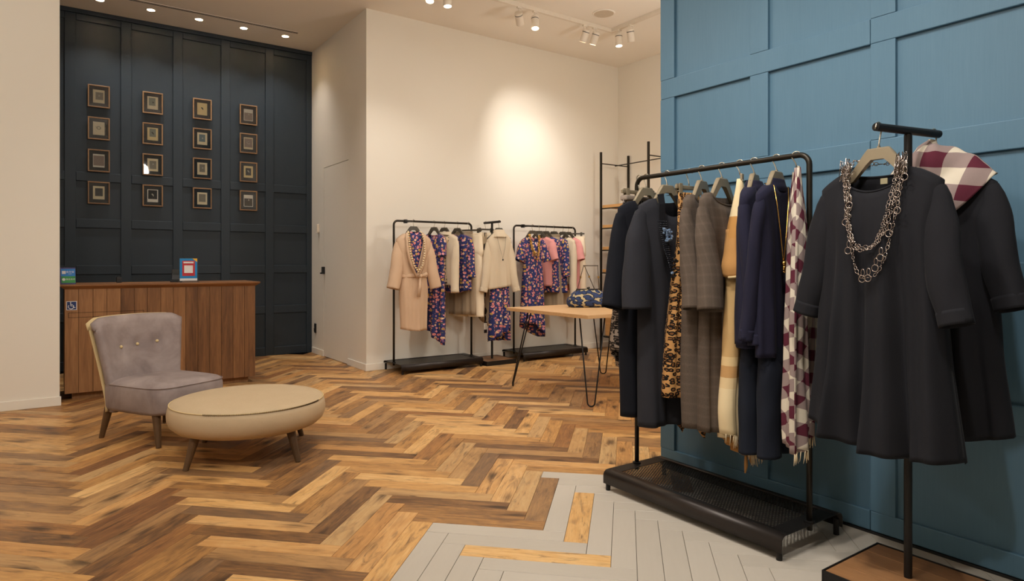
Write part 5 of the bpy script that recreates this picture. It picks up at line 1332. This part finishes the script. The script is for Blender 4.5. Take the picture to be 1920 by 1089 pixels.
for sg, x1, z1 in ((1, 0.010, -0.80), (1, 0.115, -0.555)):
    MB().tube([(0.035, -0.086, -0.585), ((0.035 + x1) / 2 + 0.006, -0.094, (-0.585 + z1) / 2), (x1, -0.092, z1)], [0.013, 0.018, 0.020], 8, flat=0.3).build('belt_end', 'beige_wool', r, smooth=True)
r = thing('floral_blouse', 'navy floral blouse showing inside the beige coat', 'blouse', Lc, 0, 'floral blouses')
cloth_body(r, 'floral_print', hem=-0.62, sh=0.15, zt=-0.112, sz=-0.170, nw=0.05, nd=0.02, nb=0.0, prof=[(-0.17, 0.13), (-0.62, 0.12)], folds=(2, 0.003), seed=83, nu=28, nv=18, dep=((-0.1, 0.022), (-0.3, 0.046), (-0.62, 0.046)))
r = thing('bead_necklace', 'long pearl and gold bead necklace over the beige coat', 'necklace', Lc, 0)
m = MB(); bead_string(m, [(-0.05, 0.03, -0.105), (-0.078, -0.03, -0.118), (-0.088, -0.075, -0.22), (-0.080, -0.098, -0.36), (-0.048, -0.106, -0.47), (0.0, -0.108, -0.535), (0.048, -0.106, -0.47), (0.080, -0.098, -0.36), (0.088, -0.075, -0.22), (0.078, -0.03, -0.118), (0.05, 0.03, -0.105)], 0.0105, 0.026)
m.build('beads', 'pearl', r, smooth=True)
m = MB(); bead_string(m, [(-0.066, -0.035, -0.128), (-0.075, -0.078, -0.22), (-0.068, -0.100, -0.36), (-0.038, -0.108, -0.46), (0.0, -0.110, -0.52)], 0.0085, 0.026); m.build('gold_beads', 'gold_bead', r, smooth=True)

def side_on(x, deg, yoff=0.0): return (x, 6.45 + yoff, RAIL), radians(deg)
# long floral dress
L, a = side_on(3.475, -72)
hanger('dark hanger in the long floral dress beside the coat', L, a, G1, 'hanger_dark', 0.15)
r = thing('floral_dress', 'long navy floral dress with dipping hem beside the beige coat', 'dress', L, a, 'floral dresses')
cloth_body(r, 'floral_print', hem=-1.16, sh=0.165, nw=0.08, nd=0.05, prof=[(-0.17, 0.165), (-0.45, 0.145), (-0.9, 0.15), (-1.4, 0.155)], hemf=lambda u, s_: -0.20 * max(0, (u + 0.5) / 1.5) , folds=(3, 0.025), seed=87, nu=32, nv=26, dep=((-0.12, 0.02), (-0.3, 0.05), (-1.2, 0.07)))
sleeves(r, 'floral_print', 0.165, -0.18, 0.20, -0.03, 0.055, 0.055, (-0.01, -0.02), 87)
# cream cardigan with embroidered front
L, a = side_on(3.605, -68)
hanger('dark hanger in the embroidered cream cardigan', L, a, G1, 'hanger_dark', 0.15)
r = thing('knit_cardigan', 'cream cable knit cardigan with embroidered front panel', 'cardigan', L, a, 'cream cardigans')
cloth_body(r, 'embroidered', 'front_panel', hem=-0.68, sh=0.10, zt=-0.16, sz=-0.17, nw=0.0, prof=[(-0.17, 0.10), (-0.7, 0.12)], folds=(2, 0.004), seed=88, nu=20, nv=16, dep=((-0.15, 0.055), (-0.7, 0.072)))
cloth_body(r, 'cream_knit', hem=-0.70, sh=0.19, nw=0.085, nd=0.03, prof=[(-0.17, 0.19), (-0.45, 0.165), (-0.72, 0.165)], folds=(2, 0.008), seed=89, nu=32, nv=22, dep=((-0.12, 0.025), (-0.3, 0.05), (-0.7, 0.06)))
tube_cloth(r, 'cream_knit', [(0, 0, -0.105), (0, 0, -0.125), (0, -0.006, -0.15)], [(0.085, 0.034), (0.092, 0.04), (0.096, 0.044)], 'collar', 20, 6, 89, 0.003, 0.008, False)
sleeves(r, 'cream_knit', 0.19, -0.18, 0.60, 0.0, 0.058, 0.048, (-0.03, -0.05), 89, cuff='cream_knit')
r = thing('floral_blouse', 'navy floral blouse hem showing below the cream cardigan', 'blouse', (3.645, 6.45, RAIL), a, 'floral blouses')
cloth_body(r, 'floral_print', hem=-0.79, sh=0.16, nw=0.08, nd=0.03, prof=[(-0.17, 0.16), (-0.45, 0.14), (-0.8, 0.15)], folds=(2, 0.006), seed=90, nu=28, nv=18, dep=((-0.12, 0.014), (-0.3, 0.03), (-0.8, 0.04)))
# floral blouse with collar
L, a = side_on(3.775, -66)
hanger('dark hanger in the collared floral blouse', L, a, G1, 'hanger_dark', 0.15)
r = thing('floral_blouse', 'collared navy floral blouse beside the cream trousers', 'blouse', L, a, 'floral blouses')
cloth_body(r, 'floral_print', hem=-0.78, sh=0.20, nw=0.075, nd=0.11, npow=1.0, prof=[(-0.17, 0.20), (-0.45, 0.185), (-0.8, 0.195)], hemf=lambda u, s_: -0.02 * cos(u * 3), folds=(3, 0.014), seed=93, nu=36, nv=22, dep=((-0.12, 0.022), (-0.3, 0.05), (-0.8, 0.06)))
for s_ in (-1, 1):
    MB().add([(0.0, -0.05, -0.235), (s_ * 0.04, -0.056, -0.205), (s_ * 0.088, -0.036, -0.15), (s_ * 0.070, -0.028, -0.122), (s_ * 0.03, -0.046, -0.18)], [(0, 1, 4), (1, 2, 3, 4)]).build('collar', 'floral_print', r, solid=0.004)
sleeves(r, 'floral_print', 0.20, -0.18, 0.44, 0.0, 0.055, 0.05, (0.03, -0.0), 93, only=1)
# cream trousers on a clip hanger
L, a = side_on(3.925, -58)
clip_hanger('clip hanger holding cream trousers at the right post', L, a, G1, 0.17, 'hanger_dark')
trousers('cream wide-leg trousers hanging at the right end of the far left rack', L, a, 'cream_cloth', -0.115, -1.07, 0.185, 0.10, 95, 0.09, 'cream trousers', dep=0.06)
r = thing('taupe_skirt', 'pale taupe skirt hanging behind the collared floral blouse', 'skirt', (3.84, 6.45, RAIL), radians(-64))
MB().box((-0.14, -0.012, -0.118), (0.14, 0.012, -0.095)).build('waistband', 'taupe_cloth', r, bevel=0.004)
cloth_body(r, 'taupe_cloth', zt=-0.11, sz=-0.11, sh=0.14, nw=0, prof=[(-0.11, 0.14), (-1.05, 0.19)], hem=-1.04, folds=(3, 0.010), seed=96, nu=28, nv=18, dep=((-0.1, 0.012), (-1.0, 0.035)))

# ================================================================ far stand
GT = 'hangers on the far stand'
S2x, S2y, S2z = 4.215, 6.40, RAIL + 0.022
L = (S2x, S2y - 0.145, S2z)
hanger('dark hanger in the cream turtleneck', L, radians(-8), GT, 'hanger_dark', 0.15, dz=-0.016)
r = thing('turtleneck_sweater', 'cream ribbed turtleneck sweater on the far stand', 'sweater', L, radians(-8))
cloth_body(r, 'cream_knit', hem=-0.76, sh=0.155, zt=-0.135, sz=-0.215, nw=0.07, nd=0.02, nb=0, prof=[(-0.2, 0.155), (-0.45, 0.145), (-0.78, 0.155)], hemf=lambda u, s_: 0.02 * u, folds=(2, 0.010), seed=101, nu=36, nv=24, dep=((-0.12, 0.03), (-0.3, 0.06), (-0.7, 0.065)))
tube_cloth(r, 'cream_knit', [(0, 0.005, -0.10), (0, 0, -0.125), (0, -0.006, -0.155), (0, -0.01, -0.185)], [(0.062, 0.036), (0.072, 0.042), (0.085, 0.052), (0.092, 0.056)], 'roll_collar', 24, 10, 101, 0.004, 0.010, False)
sleeves(r, 'cream_knit', 0.155, -0.215, 0.59, 0.055, 0.056, 0.046, (-0.02, -0.03), 101, cuff='cream_knit')
r = thing('pendant_necklace', 'fine dark chain with small pendant on the cream turtleneck', 'necklace', L, radians(-8))
MB().tube([(-0.055, -0.06, -0.17), (-0.03, -0.085, -0.30), (0.004, -0.092, -0.425), (0.036, -0.085, -0.30), (0.06, -0.06, -0.17)], 0.0014, 5).build('chain', 'tag_black', r)
MB().sphere((0.004, -0.095, -0.44), 0.009, 8, 6, 1.4).build('pendant', 'tag_black', r)
r = thing('floral_skirt', 'navy floral skirt with dipping hem below the cream turtleneck', 'skirt', (S2x + 0.01, S2y - 0.145, S2z), radians(-8))
MB().box((-0.115, -0.022, -0.672), (0.115, 0.022, -0.64)).build('waistband', 'floral_print', r, bevel=0.006)
cloth_body(r, 'floral_print', zt=-0.66, sz=-0.66, sh=0.115, nw=0, prof=[(-0.66, 0.115), (-1.0, 0.13), (-1.4, 0.14)], hem=-1.30, hemf=lambda u, s_: (-0.08 if s_ else 0.07 * u), folds=(3, 0.022), seed=103, nu=36, nv=24, dep=((-0.66, 0.035), (-1.35, 0.075)))
L = (S2x, S2y + 0.14, S2z)
clip_hanger('clip hanger at the rear end of the far stand', L, radians(4), GT, 0.12, 'hanger_dark')
trousers('cream trousers hanging behind the turtleneck on the far stand', L, radians(4), 'cream_cloth', -0.118, -0.62, 0.125, 0.066, 105, 0.062, 'cream trousers')
r = thing('leaf_print_scarf', 'cream scarf with dark leaf print behind the turtleneck', 'scarf', (S2x - 0.075, S2y + 0.05, S2z), radians(4))
cloth_body(r, 'leaf_print', zt=-0.12, sz=-0.12, sh=0.03, nw=0, prof=[(-0.12, 0.03), (-0.6, 0.07), (-1.2, 0.085)], hem=-1.17, hemf=lambda u, s_: -0.06 * u, folds=(2, 0.014), seed=107, nu=24, nv=24, dep=((-0.12, 0.012), (-1.1, 0.035)))
r = thing('price_tag', 'small black and white tag hanging below the leaf print scarf', 'tag', (4.085, 6.34, 0.41), 0)
MB().tube([(0, 0, 0.20), (0, 0, 0.075)], 0.0012, 5).build('string', 'tag_black', r)
MB().box((-0.020, -0.002, 0.065), (0.020, 0.002, 0.078)).build('upper_card', 'tag_black', r); MB().box((-0.020, -0.0025, -0.01), (0.020, 0.0015, 0.064)).build('price_card', 'tag_white', r); MB().box((-0.020, -0.002, -0.05), (0.020, 0.002, -0.012)).build('lower_card', 'tag_black', r)

# ================================================================ far rack, right
Ld = (4.70, 6.255, RAIL - 0.010)
hanger('dark hanger in the floral dress with the gold necklace', Ld, radians(-6), G2, 'hanger_dark', 0.15)
r = thing('floral_dress', 'navy floral dress with short sleeves under a gold necklace', 'dress', Ld, radians(-6), 'floral dresses')
cloth_body(r, 'floral_print', hem=-1.16, sh=0.160, nw=0.085, nd=0.055, zt=-0.14, sz=-0.18, prof=[(-0.18, 0.16), (-0.42, 0.125), (-0.75, 0.15), (-1.3, 0.175)], hemf=lambda u, s_: -0.16 * max(0, (u + 0.1)) - (0.10 * (1 - u * u) if s_ else 0), folds=(2.5, 0.022), seed=111, nu=40, nv=28, dep=((-0.12, 0.022), (-0.3, 0.06), (-1.2, 0.085)))
sleeves(r, 'floral_print', 0.160, -0.185, 0.235, 0.035, 0.056, 0.058, (-0.02, -0.02), 111)
r = thing('bead_necklace', 'chunky gold necklace looped over the floral dress', 'necklace', Ld, radians(-6))
m = MB(); rn = random.Random(9)
for (xl, xr, zb, yy) in ((-0.065, 0.068, -0.40, -0.085), (-0.058, 0.075, -0.36, -0.088), (-0.072, 0.062, -0.33, -0.086)):
    link_chain(m, loop_path(xl, xr, -0.115, zb, -0.04, yy, 0.008, 30, 2.8), 0.018, 0.012, 0.003, rn)
m.build('links', 'gold_chain', r, smooth=True)
def tee(r, mat, sd, hem=-0.74, sh=0.185):
    cloth_body(r, mat, hem=hem, sh=sh, nw=0.085, nd=0.04, prof=[(-0.17, sh), (-0.45, 0.165), (hem, 0.17)], folds=(2, 0.007), seed=sd, nu=32, nv=20, dep=((-0.12, 0.022), (-0.3, 0.045), (-0.75, 0.05)))
    sleeves(r, mat, sh, -0.18, 0.24, 0.02, 0.058, 0.056, (-0.02, -0.03), sd)
L, a = side_on(4.950, -52)
hanger('dark hanger in the pink top next to the floral dress', L, a, G2, 'hanger_dark', 0.15)
r = thing('pink_top', 'pink short-sleeved knit top in front of a floral blouse', 'top', L, a, 'pink tops'); tee(r, 'pink_knit', 113)
L, a = side_on(5.055, -60)
hanger('dark hanger in the floral blouse behind the pink top', L, a, G2, 'hanger_dark', 0.15)
r = thing('floral_blouse', 'navy floral blouse peeking out behind the pink top', 'blouse', L, a, 'floral blouses')
cloth_body(r, 'floral_print', hem=-0.82, sh=0.185, nw=0.075, nd=0.03, prof=[(-0.17, 0.185), (-0.45, 0.17), (-0.82, 0.18)], folds=(3, 0.012), seed=115, nu=32, nv=20, dep=((-0.12, 0.022), (-0.3, 0.045), (-0.8, 0.055)))
L, a = side_on(5.185, -62)
hanger('dark hanger in the floral blouse beside the cream cardigan', L, a, G2, 'hanger_dark', 0.15)
r = thing('floral_blouse', 'navy floral blouse left of the plain cream cardigan', 'blouse', L, a, 'floral blouses')
cloth_body(r, 'floral_print', hem=-0.83, sh=0.185, nw=0.075, nd=0.03, prof=[(-0.17, 0.185), (-0.45, 0.17), (-0.82, 0.18)], folds=(3, 0.012), seed=117, nu=32, nv=20, dep=((-0.12, 0.022), (-0.3, 0.045), (-0.8, 0.055)))
sleeves(r, 'floral_print', 0.185, -0.18, 0.45, 0.0, 0.05, 0.045, (-0.02, -0.03), 117, only=1)
L, a = side_on(5.330, -66)
hanger('dark hanger in the plain cream cardigan', L, a, G2, 'hanger_dark', 0.15)
r = thing('knit_cardigan', 'plain cream cable knit cardigan between floral blouse and pink top', 'cardigan', L, a, 'cream cardigans')
cloth_body(r, 'cream_knit', hem=-0.72, sh=0.175, nw=0.08, nd=0.03, prof=[(-0.17, 0.175), (-0.45, 0.155), (-0.72, 0.155)], folds=(2, 0.008), seed=119, nu=32, nv=20, dep=((-0.12, 0.022), (-0.3, 0.045), (-0.7, 0.05)))
sleeves(r, 'cream_knit', 0.175, -0.18, 0.68, 0.0, 0.055, 0.046, (-0.03, -0.05), 119, cuff='cream_knit')
L, a = side_on(5.420, -68)
hanger('dark hanger in the pink top beside cream trousers', L, a, G2, 'hanger_dark', 0.15)
r = thing('pink_top', 'pink short-sleeved knit top beside the far right cream trousers', 'top', L, a, 'pink tops'); tee(r, 'pink_knit', 121, -0.80, 0.175)
L, a = side_on(5.500, -50)
clip_hanger('clip hanger holding trousers at the far right post', L, a, G2, 0.15, 'hanger_dark')
trousers('cream wide-leg trousers at the right end of the far right rack', L, a, 'cream_cloth', -0.115, -1.06, 0.165, 0.092, 123, 0.080, 'cream trousers', dep=0.055)
r = thing('taupe_skirt', 'pale taupe skirt hanging below the pink top and blouses', 'skirt', (5.11, 6.46, RAIL), radians(-50))
MB().box((-0.14, -0.012, -0.118), (0.14, 0.012, -0.095)).build('waistband', 'taupe_cloth', r, bevel=0.004)
cloth_body(r, 'taupe_cloth', zt=-0.11, sz=-0.11, sh=0.14, nw=0, prof=[(-0.11, 0.14), (-1.1, 0.20)], hem=-1.10, folds=(3, 0.010), seed=125, nu=28, nv=18, dep=((-0.1, 0.010), (-1.0, 0.025)))
